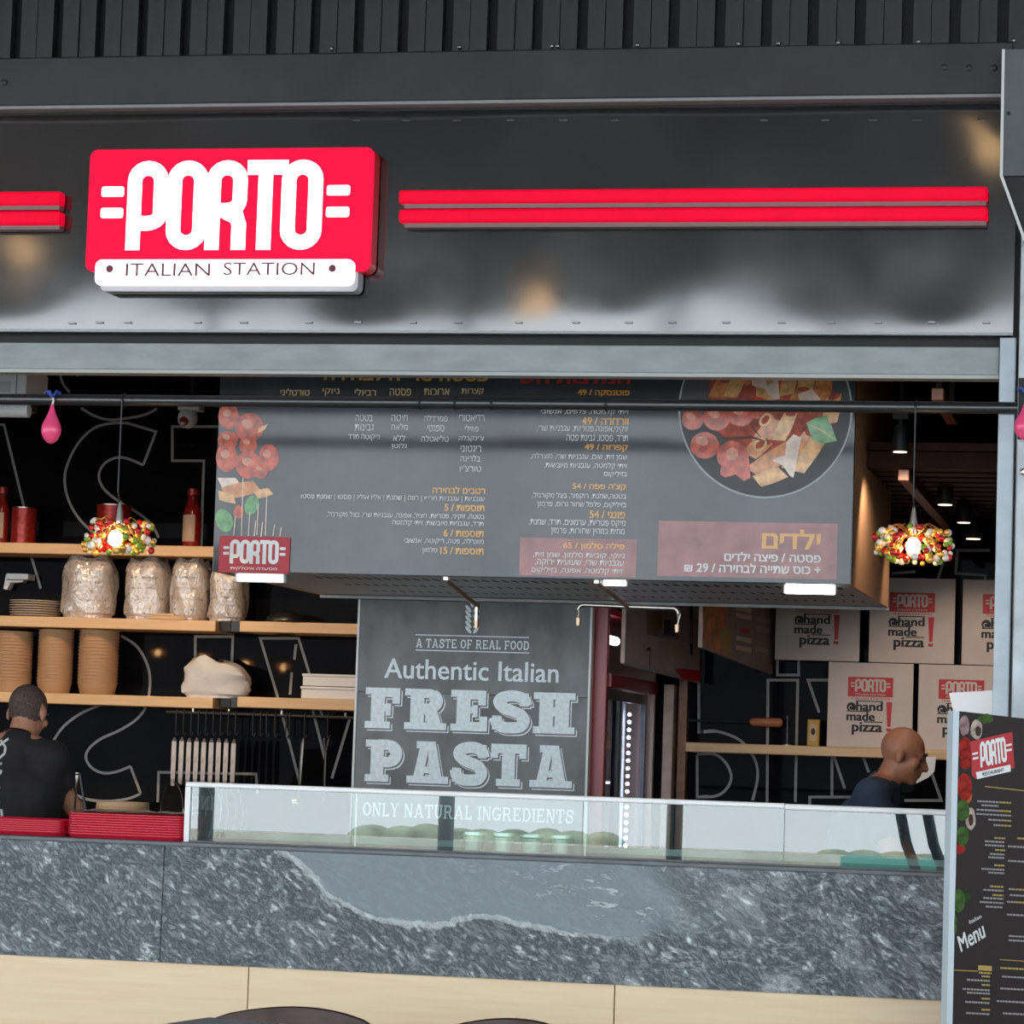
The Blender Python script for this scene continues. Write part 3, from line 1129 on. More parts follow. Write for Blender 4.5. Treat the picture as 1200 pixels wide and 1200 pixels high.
# folded cover plate high on the column
Yp = -0.20
o1 = [P(1176, 58, Yp), P(1173.5, 206, Yp), P(1201, 282, Yp)]
xo = o1[2].x + 0.35
cover = struct(MB().prism([(o1[0].x, o1[0].z), (o1[1].x, o1[1].z), (xo, o1[1].z), (xo, o1[0].z)], Yp, Yp + 0.16).build('trim_5', mat('cover_plate_grey', (0.085, 0.095, 0.10), 0.45, noise=.2, nscale=5)))
MB().prism([(o1[1].x, o1[1].z - 0.002), (o1[2].x, o1[2].z), (xo, o1[2].z), (xo, o1[1].z - 0.002)], Yp + 0.012, Yp + 0.13).build('lower_fold', M_black, cover)
ed = ribbon([(p.x, p.z) for p in o1], 0.010)
MB().flat(ed, yframe(Yp), 0.004).build('pale_edge', M_white_edge, cover)
c = P(1182, 133, Yp)
MB().lathe([(0.007, 0), (0.007, -0.004)], (c.x, Yp - 0.001, c.z), 8, 'Y').build('bolt', M_black, cover)

# ---- counter: split slate apron over birch panels
z_ct, z_ab = zof(600, 1008, 0.0), zof(600, 1148, 0.0)
counter = thing('service_counter', (-4.0, 0.35, 0), 'long service counter clad in grey split slate over pale birch panels', 'counter')
xs_seam = xof(190, 1060, 0)
xce = xof(1172, 1030, 0.0)
sx = [XL + 0.1, xs_seam - 3.05, xs_seam, xce]
for i in range(3):
    MB().bbox(sx[i] + 0.0012, sx[i + 1] - 0.0012, 0.0, 0.04, z_ab, z_ct, 0.003).build('slate_panel', M_stone, counter)
MB().bbox(XL + 0.1, xce, 0.005, 0.78, z_ct + 0.0005, z_ct + 0.016, 0.003).build('counter_top', M_slab, counter)
w1, w2 = xof(291, 1160, 0.03), xof(720, 1180, 0.03)
pw = w2 - w1
wp = MB().bbox(w1 + 0.002, w2 - 0.002, 0.025, 0.045, 0.10, z_ab - 0.001, 0.002).build('birch_panel', M_plywood, counter)
for i in (-4, -3, -2, -1, 1):
    o = bpy.data.objects.new('birch_panel', wp.data)
    COL.objects.link(o)
    o.parent = counter
    o.location = wp.location + Vector((pw * i, 0, 0))
    if i == 1:
        o.scale.x = (xce - w2 - 0.004) / (pw - 0.004)
        o.location.x = ((w2 + xce) / 2) - ORG[counter].x
    if i == -4:
        o.scale.x = 0.4
        o.location.x += pw * 0.3
MB().box(XL + 0.1, xce, 0.046, 0.70, 0.10, z_ct - 0.001).build('carcass', M_black, counter)
MB().box(XL + 0.1, xce, 0.10, 0.66, 0, 0.10).build('plinth', M_black, counter)
Z_C = z_ct + 0.016

# ---- horizontal pipe across the opening
zp = zof(600, 473, -0.02)
pipe = thing('hanging_pipe', ((XL + xc0) / 2, -0.02, zp), 'black round pipe running across the kiosk opening under the grey beam', 'pipe')
MB().tube([(XL, -0.02, zp), (xc0 + 0.02, -0.02, zp)], 0.021, 16).build('pipe_tube', M_pipe, pipe, True)
for px in (493, 534, 577, 711):
    c = P(px, 468, -0.02)
    MB().tube([(c.x - 0.004, -0.02, zp), (c.x + 0.004, -0.02, zp)], 0.0245, 12).build('cable_tie', M_black, pipe)
MB().tube([(xof(495, 468, -.02), -0.02, zp + 0.024), (xof(540, 468, -.02), -0.02, zp + 0.026), (xof(640, 470, -.02), -0.024, zp + 0.03),
           (xof(711, 470, -.02), -0.02, zp + 0.024)], 0.005, 6).build('cable', M_black, pipe)

# ================================================================ LIT SIGN
YS = -0.10
sx0, sz0, sx1, sz1 = pxbox(103, 174, 436, 318, YS)
sign = thing('illuminated_sign', ((sx0 + sx1) / 2, 0.0, sz0), 'lit red PORTO sign with white ITALIAN STATION strip on the black fascia', 'sign')
hh = sz1 - sz0
MB().prism(rrect(sx0, sz0, sx1, sz1, 0.03), YS, YS + 0.012).build('red_face', M_sign_red, sign)
MB().prism(rrect(sx0, sz0, sx1, sz1, 0.03), YS + 0.0125, -0.012).build('sign_body', M_sign_side, sign)
lx0, lz0, lx1, lz1 = pxbox(149, 188, 378, 293, YS)
lw = lx1 - lx0
allp = [q for l in PORTO_L for q in l]
umin = min(p[0] for q in allp for p in q)
umax = max(p[0] for q in allp for p in q)
ax = lw / (umax - umin)
ay = lz1 - lz0
for l in PORTO_L:
    mb = MB()
    mb.flat(affine(l, ax, lx0 - umin * ax, ay, lz0), yframe(YS), 0.002)
    mb.build('letter', M_sign_white, sign)
for q in PORTO_BARS:
    MB().flat(affine([q], ax, lx0 - umin * ax, ay, lz0), yframe(YS), 0.002).build('dash', M_sign_white, sign)
tx0, tz0, tx1, tz1 = pxbox(111.5, 304, 415, 334.5, YS - 0.015)
strip = MB().prism(rrect(tx0, tz0, tx1, tz1, 0.025), YS - 0.016, YS - 0.001).build('tagline_strip', M_sign_white, sign)
MB().prism(rrect(tx0 + 0.012, tz0 - 0.018, tx1 + 0.008, tz1 - 0.03, 0.022), YS - 0.0005 + 0.0135, -0.015).build('strip_body', mat('strip_grey', (0.4, 0.4, 0.42), 0.5), sign)
words = font_polys('ITALIAN', 0.0)
b0 = pxbox(147.5, 308.5, 337 / 3 + 134, 323.5, YS - 0.016)
MB().flat(fit(words, *b0), yframe(YS - 0.016), 0.001).build('tagline_text', M_sign_txt, strip)
b0 = pxbox(262, 307.5, 369, 322.5, YS - 0.016)
MB().flat(fit(font_polys('STATION'), *b0), yframe(YS - 0.016), 0.001).build('tagline_text', M_sign_txt, strip)
for px, py in ((128.5, 315), (389.5, 314.5)):
    c = P(px, py, YS - 0.016)
    MB().flat([ellipse(c.x, c.z, 0.014, 0.014)], yframe(YS - 0.016), 0.001).build('dot', M_sign_txt, strip)

# red twin light bars
YBR = -0.07


def light_bars(px0, px1, y00, y01, label):
    """two stacked bars between pixel columns"""
    ym = (px0 + px1) / 2
    t = thing('light_bar_pair', (xof(ym, y00, 0), 0.0, zof(ym, y00 + 40, 0)), label, 'light bar', 'red light bars on the fascia')
    for (a, b) in ((y00, y00 + 15.5), (y00 + 23, y00 + 38.5)):
        x0, z0, x1, z1 = pxbox(px0, a + (y01 - y00) / 2, px1, b + (y01 - y00) / 2, YBR)
        bb = MB().bbox(x0, x1, YBR, -0.008, z0, z1, 0.008).build('bar', M_bar_red, t)
        MB().box(x0 + 0.02, x1 - 0.004, YBR + 0.012, -0.008, z0 - 0.018, z0 - 0.002).build('tray', M_bar_side, bb)
    return t


light_bars(467, 1157, 224, 217, 'long pair of glowing red bars to the right of the lit sign')
light_bars(-320, 70, 222, 228, 'pair of glowing red bars ending just left of the lit sign')

# ================================================================ MENU LIGHT BOX
YM, YM2 = 0.70, 2.28
mx0, mz0, mx1, mz1 = pxbox(254, 400, 1001, 677.5, YM)
mz1 = 3.22
menu = thing('menu_box', ((mx0 + mx1) / 2, (YM + YM2) / 2, mz0), 'large hanging menu box with printed grey front and plywood sides', 'menu board')
front = MB().bbox(mx0, mx1, YM, YM + 0.03, mz0, mz1, 0.003).build('front_board', M_board, menu)
MB().box(mx1 - 0.022, mx1 - 0.001, YM + 0.031, YM2, mz0 - 0.0, mz1).build('side_board', M_boxwood, menu)
MB().box(mx0 + 0.001, mx0 + 0.022, YM + 0.031, YM2, mz0, mz1).build('side_board', M_boxwood, menu)
MB().box(mx0 + 0.023, mx1 - 0.023, YM2 - 0.02, YM2, mz0 + 0.001, mz1).build('back_board', M_black, menu)
bot = MB().box(mx0 + 0.023, mx1 - 0.023, YM + 0.031, YM2 - 0.021, mz0 + 0.004, mz0 + 0.012).build('bottom_sheet', M_perf, menu)
MB().box(mx0 + 0.05, mx1 - 0.05, 1.0, 1.02, mz1, 3.449).build('hanger', M_black, menu)
MB().box(mx0, mx1, YM2 - 0.012, YM2 + 0.004, mz0 - 0.012, mz0 + 0.002).build('rear_edge', mat('edge_grey', (0.42, 0.42, 0.41), 0.5), menu)
# perforations, joined (hundreds of tiny holes)
hb = MB()
fr_b = (Vector((0, 0, mz0 + 0.004)), Vector((1, 0, 0)), Vector((0, 1, 0)), Vector((0, 0, -1)))
x = mx0 + 0.35
while x < mx1 - 0.06:
    for yy, r in ((YM + 0.30, 0.0085), (YM + 0.75, 0.007), (YM + 1.2, 0.006)):
        hb.flat([ellipse(x, yy, r, r * 9.0, 0, 8)], fr_b, 0.0012)
    x += 0.040
ho = hb.build('perforation', M_hole, bot)
ho['kind'] = 'stuff'

FB = yframe(YM)


def words_of(polys, gap):
    """split fitted lettering into words at wide horizontal gaps"""
    it = sorted(polys, key=lambda q: min(p[0] for p in q))
    out, hi = [[it[0]]], max(p[0] for p in it[0])
    for q in it[1:]:
        if min(p[0] for p in q) - hi > gap:
            out.append([])
        out[-1].append(q)
        hi = max(hi, max(p[0] for p in q))
    return out


def mtext(s, px0, px1, cy, hpx, m, bold=0.02, hebrew=True):
    polys = font_polys(heb(s) if hebrew else s, bold)
    bx = pxbox(px0, cy - hpx / 2, px1, cy + hpx / 2, YM)
    polys = fit(polys, *bx)
    for wd in (words_of(polys, (bx[3] - bx[1]) * 0.22) if hpx > 10.5 else [polys]):
        MB().flat(wd, FB, 0.0022).build('menu_text', m, front)


def band(px0, y0, px1, y1, m, off=0.001):
    MB().flat([rect(*pxbox(px0, y0, px1, y1, YM))], FB, off).build('colour_band', m, front)


band(609, 631, 746, 675.5, M_print_rose)
band(771, 612, 981, 677, M_print_rose)
O_, W_, C_ = M_print_orange, M_print_white, M_print_cream
mtext('פסטה טרייה לבחירה', 380, 573, 438, 17, O_, 0.035)
mtext('המלצות השף', 593, 739, 440, 19, M_print_red, 0.04)
for s, a, b in (('קצרות', 541, 567), ('ארוכות', 497, 527), ('פסטה', 457, 482), ('רביולי', 416, 441), ('ניוקי', 378, 398), ('טורטליני', 329, 363)):
    mtext(s, a, b, 459.5, 8.5, C_, 0.015)
cols = [(('רדיאטורי', 538, 568, 490), ('פוזילי', 545, 561, 502), ("צ'ינקבלה", 538, 567, 514), ('ריגטוני', 540, 564, 526), ('בלרינה', 540, 563, 537), ("טורצ'יו", 539, 564, 549)),
        (('פפרדלה', 497, 525, 490), ('ספגטי', 501, 521, 502), ('טליאטלה', 494, 526, 514)),
        (('חיטה', 459, 478, 490), ('מלאה', 459, 478, 500), ('ללא', 461, 475, 513), ('גלוטן', 459, 477, 523)),
        (('בטטה', 417, 437, 490), ('גבינות', 416, 438, 501), ('ריקוטה תרד', 408, 445, 513))]
for cset in cols:
    for s, a, b, y in cset:
        mtext(s, a, b, y, 7.5, W_, 0)
mtext('רטבים לבחירה', 507, 569, 574.5, 8.5, O_, 0.03)
mtext('עגבניות | עגבניות חריף | רוזה | שמנת | אליו אוליו | פסטו | שמנת פסטו', 353, 568, 583.5, 8, W_, 0)
mtext('תוספות / 5', 521, 568, 595, 8.5, O_, 0.03)
mtext('בטטה, זוקיני, פטריות, חציל, אפונה, עגבניות שרי, בצל מקורמל,', 383, 568, 604.5, 8, W_, 0)
mtext('תרד, עגבניות מיובשות, זיתי קלמטה', 460, 567, 613.5, 8, W_, 0)
mtext('תוספות / 6', 520, 567, 625, 8.5, O_, 0.03)
mtext('מוצרלה, פטה, ריקוטה, אנשובי', 474, 567, 634.5, 8, W_, 0)
mtext('תוספות / 15', 516, 567, 645.5, 8.5, O_, 0.03)
mtext('סלמון', 495, 513, 645, 7.5, W_, 0)
mtext('פוטנסקה / 49', 677, 738, 461, 9, O_, 0.03)
mtext('זיתי קלמטה, צלפים, אנשובי', 634, 737, 483, 7.5, W_, 0)
mtext('וורדורה / 49', 682, 737, 493.5, 9, O_, 0.03)
mtext('זוקיני,אפונה,פטריות, עגבניות שרי,', 629, 736, 503.5, 8.5, W_, 0)
mtext('תרד, פסטו, גבינת פטה', 664, 736, 514, 8.5, W_, 0)
mtext('קפרזה / 49', 685, 736, 525, 9, O_, 0.03)
mtext('שמן זית, שום, עגבניות שרי, מוצרלה,', 622, 735, 535.5, 8.5, W_, 0)
mtext('זיתי קלמטה, עגבניות מיובשות,', 638, 735, 546, 8.5, W_, 0)
mtext('בזיליקום', 708, 735, 556, 8, W_, 0)
mtext("קצ'ה פפה / 54", 671, 734, 571, 9, O_, 0.03)
mtext('בטטה,שמנת, רוקפור, בצל מקורמל,', 624, 734, 581.5, 8.5, W_, 0)
mtext('בזיליקום, פלפל שחור גרוס, פרמזן', 630, 734, 591.5, 8.5, W_, 0)
mtext('פונגי / 54', 691, 733, 603, 9, O_, 0.03)
mtext('מיקס פטריות, ערמונים, תרד, שמנת,', 620, 733, 613.5, 8.5, W_, 0)
mtext('מחית כמהין שחורות, פרמזן', 646, 732, 623.5, 8.5, W_, 0)
mtext('פילה סלמון / 65', 660, 732, 640.5, 9.5, O_, 0.03)
mtext('ניוקי, קוביות סלמון, שמן זית,', 625, 732, 651, 8.5, W_, 0)
mtext('עגבניות שרי, שעועית ירוקה,', 627, 731, 660.5, 8.5, W_, 0)
mtext('זיתי קלמטה, אפונה, בזיליקום', 623, 730, 669, 8.5, W_, 0)
mtext('ילדים', 893, 962, 632, 23, O_, 0.03)
mtext('פסטה / פיצה ילדים', 849, 962, 653, 11, W_, 0.022)
mtext('+ כוס שתייה לבחירה / 29 ₪', 802, 962, 666, 11.5, W_, 0.022)


class Print:
    """layers of flat shapes given in photo pixels of the menu front"""
    def __init__(self, Y, mats):
        self.mb = MB()
        self.Y = Y
        self.mats = mats
        self.k = 0

    def put(self, pts, mi):
        self.k += 1
        self.mb.cur = mi
        self.mb.flat([pxpoly(pts, self.Y)], yframe(self.Y), 0.0012 + self.k * 0.00006)

    def ell(self, cx, cy, rx, ry, rot, mi, wob=0.0, n=18):
        self.put(ellipse(cx, cy, rx, ry, math.radians(rot), n, wob), mi)

    def penne(self, cx, cy, L, w, rot, mi, tip=True):
        c, s = math.cos(math.radians(rot)), math.sin(math.radians(rot))
        o = [(-L / 2, -w / 2), (L / 2 - w * .5, -w / 2), (L / 2, w / 2), (-L / 2 + w * .5, w / 2)]
        o = [(-L / 2, -w / 2), (0, -w * .58), (L / 2 - w * .5, -w / 2), (L / 2, w * .45), (0, w * .55), (-L / 2 + w * .4, w / 2)]
        self.put([(cx + u * c - v * s, cy + u * s + v * c) for u, v in o], mi)
        if tip:
            self.ell(cx + (L / 2 - w * .3) * c, cy + (L / 2 - w * .3) * s, w * .42, w * .2, rot + 60, 7)

    def build(self, parent):
        return self.mb.build('food_picture', self.mats, parent)


FM = [M_tomato, M_tomato_hi, M_pasta, M_pasta2, M_cheese, M_leafp, M_darkp, mat('print_sauce', (0.36, 0.055, 0.025), 0.5, noise=0.5, nscale=30), mat('print_plate', (0.058, 0.062, 0.067), 0.45)]
pr = Print(YM, FM)
# plate with penne and tomatoes
pr.put([(897 + 101 * math.cos(t * math.pi / 24), 480 + 103 * math.sin(t * math.pi / 24)) for t in range(48)], 8)
pr.ell(905, 478, 78, 62, 10, 7, 0.06, 30)
for a in (((845, 455), 26, 14, -60), ((862, 452), 30, 13, -65), ((880, 440), 28, 14, -30), ((905, 438), 30, 14, -70), ((925, 446), 34, 14, -80),
          ((945, 447), 36, 15, -85), ((965, 455), 36, 16, -80), ((975, 480), 34, 15, -80), ((900, 462), 30, 13, 25), ((935, 468), 30, 13, -60)):
    pr.penne(a[0][0], a[0][1], a[1] * 1.2, a[2] * 1.15, a[3], 3 if random.random() < .5 else 2)
for cx, cy, r in ((812, 492, 13), (840, 490, 16), (868, 486, 15), (888, 478, 14), (826, 522, 17)):
    pr.ell(cx, cy, r, r * .92, 0, 0)
    pr.ell(cx - r * .2, cy - r * .3, r * .45, r * .3, 20, 1)
pr.penne(902, 503, 46, 17, -50, 2)
pr.ell(897, 492, 9, 6, -50, 3)
pr.ell(897, 492, 6, 3.5, -50, 7)
pr.penne(920, 500, 42, 15, -65, 3)
pr.penne(938, 528, 58, 17, -58, 2)
pr.penne(950, 530, 62, 16, -55, 3)
pr.penne(907, 538, 66, 19, -33, 2)
pr.penne(888, 525, 34, 17, -40, 2)
pr.ell(891, 521, 9, 7, -40, 3)
pr.ell(891, 521, 6, 4, -40, 7)
pr.penne(903, 559, 40, 15, -18, 3, False)
pr.ell(859, 534, 19, 17, 10, 0, 0.05)
pr.put([(846, 540), (878, 538), (880, 560), (872, 564), (862, 556), (850, 560), (844, 556)], 0)
pr.ell(858, 532, 7, 8, 30, 1)
pr.put([(838, 506), (850, 513), (880, 511), (902, 518), (880, 514), (850, 516)], 6)
pr.put([(878, 493), (885, 503), (893, 514), (884, 505)], 6)
pr.put([(922, 518), (930, 509), (939, 513), (936, 530), (930, 560), (926, 558), (918, 546), (905, 540), (912, 536), (920, 534)], 4)
pr.put([(880, 440), (895, 443), (900, 452), (912, 442), (914, 468), (906, 468), (896, 456), (882, 452)], 4)
pr.put([(935, 462), (952, 456), (962, 468), (950, 484), (940, 478)], 4)
pr.put([(945, 496), (955, 490), (968, 487), (975, 500), (981, 517), (965, 520), (952, 515)], 5)
pr.put([(945, 496), (962, 503), (981, 517), (964, 506)], 3)
pr.build(front)
MB().flat(ribbon(pxpoly([(897 + 101 * math.cos(t * math.pi / 30), 480 + 103 * math.sin(t * math.pi / 30)) for t in range(60)], YM), 0.007, True), FB, 0.0016).build('plate_rim', mat('print_rim_grey', (0.40, 0.42, 0.43), 0.5), front)
pr = Print(YM, FM)
# tomato spray at the left edge
for cx, cy, rx, ry in ((268, 488, 12, 15), (292, 501, 17, 17), (267, 516, 12, 11), (266, 536, 13, 17), (291, 522, 11, 10), (292, 545, 16, 16), (315, 536, 12, 16), (306, 553, 8, 8)):
    pr.ell(cx, cy, rx, ry, 0, 0, 0.03)
    pr.ell(cx - 2, cy - 4, rx * .4, ry * .3, 20, 1)
pr.put([(303, 502), (315, 496), (311, 503), (302, 508)], 3)
pr.put([(255, 560), (276, 560), (281, 566), (272, 575), (262, 575)], 4)
pr.penne(283, 574, 46, 15, -12, 2, False)
pr.penne(309, 578, 22, 9, -15, 3, False)
pr.penne(266, 583, 24, 10, 15, 3, False)
pr.ell(295, 592, 8, 12, 20, 5)
pr.ell(263, 610, 10, 14, -20, 5)
pr.ell(280, 600, 6, 8, 0, 0)
for px, a, b in ((285, 560, 628), (293, 600, 628), (303, 590, 627), (313, 578, 628), (322, 615, 628), (276, 605, 628), (300, 610, 628), (308, 612, 629), (330, 618, 629)):
    pr.put([(px - .5, a), (px + .6, a), (px + .2 - 1.5, b), (px - 1.5 - .8, b)], 4)
pr.build(front)


def logo_block(parent, frame, x0, z0, x1, z1, sub='ITALIAN STATION', red=None, tone=None, off=0.0012, hebrew=False):
    """red plate with the white wordmark, drawn flat in the frame's (u, v)"""
    w, h = x1 - x0, z1 - z0
    o = MB().flat([rrect(x0, z0, x1, z1, min(w, h) * .04, 3)], frame, off).build('logo_plate', red or M_logo_red, parent)
    L = [q for l in PORTO_L for q in l]
    u0 = x0 + w * .155
    u1 = x1 - w * .155
    a_ = (u1 - u0) / (umax - umin)
    c_ = h * .66
    mb = MB()
    mb.flat(affine(L, a_, u0 - umin * a_, c_, z0 + h * .25), frame, off + 0.001)
    mb.flat(affine(PORTO_BARS, a_, u0 - umin * a_, c_, z0 + h * .25), frame, off + 0.001)
    mb.build('logo_letters', tone or M_print_white, parent)
    t = font_polys(heb(sub) if hebrew else sub, 0.01)
    MB().flat(fit(t, x0 + w * .17, z0 + h * .06, x1 - w * .17, z0 + h * .17), frame, off + 0.001).build('logo_text', tone or M_print_white, parent)
    return o


bx = pxbox(257, 629, 340, 671.5, YM)
logo_block(front, FB, *bx, sub='מסעדה איטלקית', hebrew=True, red=mat('print_logo_rose', (0.46, 0.03, 0.05), 0.5), off=0.006)

# tubes under the menu box
for px0, px1, y0, y1, lit in ((274, 327, 673, 684, None), (919, 976, 683.5, 695, True), (705, 730, 678, 684, True)):
    x0, z0, x1, z1 = pxbox(px0, y0, px1, y1, YM - 0.0)
    zt = mz0 - 0.001
    t = thing('tube_lamp', ((x0 + x1) / 2, YM + 0.12, zt - 0.045),
              ('white tube lamp below the printed logo corner of the menu box' if lit is None else
               ('glowing short tube lamp below the children\'s menu corner' if px0 > 800 else 'small glowing lamp under the menu box between two pipe arms')), 'lamp')
    yy = YM + 0.06
    d = 0.034 if px0 != 705 else 0.018
    MB().tube([(x0, yy, zt - d * .5), (x1, yy, zt - d * .5)], d * .5, 12).build('tube', M_tube if lit else mat('dim_tube', (1, 1, 1), .4, emit=(1, 1, 1), es=.9), t, True)
    for xx in (x0 - 0.008, x1 + 0.002):
        MB().bbox(xx, xx + 0.006, yy - d * .5, yy + d * .5, zt - d, zt, 0.001).build('end_cap', M_plastic_w, t)

# pipe arms below the menu box
YA = YM + 0.35


def arm(label, base, elbow, ends):
    pb, pe = P(*base, YM + 0.02), P(*elbow, YA)
    t = thing('pipe_arm', (pb.x, pb.y, mz0), label, 'pipe arm', 'pipe arms under the menu box')
    pb = Vector((pb.x, YM + 0.05, mz0 - 0.012))
    MB().lathe([(0.018, 0.014), (0.018, 0.0), (0.012, -0.004)], pb, 12).build('flange', M_nickel, t)
    MB().tube([pb, pe], 0.009, 10).build('arm_tube', M_copper, t, True)
    MB().sphere(pe, 0.0125, 10, 6).build('joint', M_nickel, t, True)
    for e in ends:
        pts = [pe] + [P(x, y, YA) for x, y in e]
        if len(pts) > 2:
            a, b, c = pts[0], pts[1], pts[2]
            k = (a - b).normalized() * 0.02
            q = (c - b).normalized() * 0.02
            pts = [a, b + k, b + k * .35 + q * .35, b + q, c]
        MB().tube(pts, 0.0085, 10).build('outlet_tube', M_nickel, t, True)
        MB().tube([pts[-1] + Vector((0, 0, 0.03)), pts[-1]], [0.0115, 0.0095], 10).build('nozzle', M_copper, t, True)


arm('bent copper pipe arm hanging in front of the wheat ear on the slate panel', (521, 681), (558.5, 709), [[(558, 736)]])
arm('double-ended pipe arm with a crossbar in front of the red fridge', (698, 684), (735.5, 711), [[(677, 708.5), (677.5, 733)], [(796, 713), (793.5, 741)]])

# ================================================================ SLATE PASTA PANEL
YP = 2.30
px0_, pz0_, px1_, pz1_ = pxbox(418.5, 700, 688.5, 940, YP)
pz1_ = mz0 - 0.014
panel = thing('slate_sign_panel', ((px0_ + px1_) / 2, YP + 0.03, 0), 'tall slate panel reading FRESH PASTA behind the glass case', 'sign panel')
z_s = zof(553, 814, YP)
MB().box(px0_, px1_, YP + 0.002, YP + 0.06, 0, z_s - 0.0015).build('slate_sheet', M_panel, panel)
MB().box(px0_, px1_, YP + 0.002, YP + 0.06, z_s + 0.0015, pz1_).build('slate_sheet', M_panel, panel)
for xx in (px0_ - 0.011, px1_ + 0.001):
    MB().box(xx, xx + 0.010, YP - 0.002, YP + 0.06, 0, pz1_).build('edge_strip', M_white_edge, panel)
FP = yframe(YP)


def ptext(polys, a, b, c, d, m, off, name='sign_text'):
    bx = pxbox(a, b, c, d, YP)
    for wd in words_of(fit(polys, *bx), (bx[3] - bx[1]) * 0.3):
        MB().flat(wd, FP, off).build(name, m, panel)


ptext(slab_text('A TASTE OF REAL FOOD', 0.19, 0.13), 487.5, 749.5, 620, 760.5, M_print_w2, 0.001)
for y in (745.5, 763.5):
    MB().flat([rect(*pxbox(487, y - .6, 620, y + .6, YP))], FP, 0.001).build('rule_line', M_print_w2, panel)
ptext(font_polys('Authentic Italian', 0.012), 450.5, 774, 655, 797.5, M_print_w2, 0.001)
for wd, a, b, c, d in (('FRESH', 428, 807.5, 674, 858), ('PASTA', 428, 869, 671, 921)):
    poly = slab_text(wd, 0.31, 0.09)
    x0, z0, x1, z1 = pxbox(a, b, c, d, YP)
    g = fit(poly, x0, z0, x1, z1)

    def shift(k, ex):
        return [[(u + k, v - k) for u, v in q] for q in g]
    MB().flat(shift(0.011, 0), FP, 0.0006).build('letter_shadow', M_print_w2, panel)
    MB().flat(shift(0.0065, 0), FP, 0.0012).build('letter_gap', M_panel, panel)
    MB().flat(g, FP, 0.0018).build('letter_block', M_print_w2, panel)
ptext(slab_text('ONLY NATURAL INGREDIENTS', 0.19, 0.12), 425, 944, 672.5, 961, M_print_w2, 0.001)
# wheat ear
wh = MB()
sx_ = 553.5
for i in range(5):
    y = 738 - i * 6.2
    for s in (-1, 1):
        wh.flat([pxpoly(ellipse(sx_ + s * 4.6, y, 5.4, 2.0, math.radians(-s * 52), 12), YP)], FP, 0.001)
wh.flat([pxpoly(ellipse(sx_ + 0.3, 707, 2.4, 5, 0, 12), YP)], FP, 0.001)
wh.build('wheat_ear', M_print_w2, panel)

# ================================================================ GLASS DISPLAY CASE
YG = 0.09
gx0, gx1 = xof(217, 952, YG), xof(1117, 985, YG)
zg1 = (zof(218, 917, YG) + zof(1110, 947, YG)) / 2
case = thing('glass_display_case', ((gx0 + gx1) / 2, 0.3, Z_C), 'long low glass display case with white frame on the slate counter', 'display case')
tilt = 0.0
DEP = 0.42
xm = xof(920, 940, YG)
zfr = 0.019


def pane(x0, x1, name='glass_pane'):
    mb = MB()
    vs = [(x0, YG, Z_C + 0.006), (x1, YG, Z_C + 0.006), (x1, YG + tilt, zg1 - zfr), (x0, YG + tilt, zg1 - zfr)]
    vs += [(x, y + 0.006, z) for x, y, z in vs]
    mb.add(vs, [(0, 1, 2, 3), (7, 6, 5, 4), (0, 4, 5, 1), (2, 6, 7, 3), (1, 5, 6, 2), (0, 3, 7, 4)])
    return mb.build(name, M_glass, case)


seams = [gx0 + 0.022, xof(412, 960, YG), xof(683, 960, YG), xm, gx1 - 0.012]
for a, b in zip(seams[:-1], seams[1:]):
    pane(a + 0.001, b - 0.001)
MB().bbox(gx0, xm, YG + tilt - 0.012, YG + tilt + 0.03, zg1 - zfr, zg1, 0.005).build('top_rail', M_white, case)
MB().bbox(xm, gx1, YG + tilt - 0.016, YG + tilt + 0.03, zg1 - zfr - 0.004, zg1 - 0.002, 0.005).build('top_rail', M_white, case)
MB().add([(gx0, YG - 0.006, Z_C + .001), (gx0 + .02, YG - 0.006, Z_C + .001), (gx0 + .02, YG + 0.02, Z_C + .001), (gx0, YG + 0.02, Z_C + .001),
          (gx0, YG + tilt - 0.010, zg1 - zfr), (gx0 + .02, YG + tilt - 0.010, zg1 - zfr), (gx0 + .02, YG + tilt + 0.02, zg1 - zfr), (gx0, YG + tilt + 0.02, zg1 - zfr)],
         [(0, 1, 5, 4), (1, 2, 6, 5), (2, 3, 7, 6), (3, 0, 4, 7), (3, 2, 1, 0), (4, 5, 6, 7)]).build('end_post', M_white, case)
MB().box(gx0 + 0.004, gx0 + 0.010, YG + 0.055, YG + DEP, Z_C + 0.004, zg1 - zfr).build('glass_pane', M_glass, case)
MB().box(gx0, gx1, YG - 0.004, YG + DEP, Z_C + 0.0003, Z_C + 0.005).build('base', M_slab, case)
MB().box(gx0 + 0.03, gx1 - 0.012, YG + DEP - 0.008, YG + DEP, Z_C + 0.006, Z_C + 0.03).build('rear_lip', M_grey_beam, case)
for xx in (xof(412, 960, YG), xof(683, 960, YG)):
    MB().box(xx - 0.003, xx + 0.003, YG + 0.06, YG + 0.07, Z_C + 0.006, zg1 - zfr).build('glass_joint', M_white_edge, case)

for i, px in enumerate((556, 591, 625, 660)):
    c = P(px, 1000, YG + 0.22)
    r = 0.046
    MB().lathe([(r * .72, 0), (r * .86, 0.05), (r, 0.055), (r, 0.066), (r * .9, 0.066), (r * .72, 0.02)], (c.x, YG + 0.2, Z_C + 0.0055), 20).build('metal_cup', M_alu, None, True)
    o = bpy.context.scene.collection.objects[-1]
    tag(o, 'small aluminium cup standing inside the glass case', 'cup', 'aluminium cups in the glass case')

# ================================================================ KITCHEN SHELVES (left)
YSF, YSB = 3.42, YB - 0.004       # shelf front / back
TH = 0.052


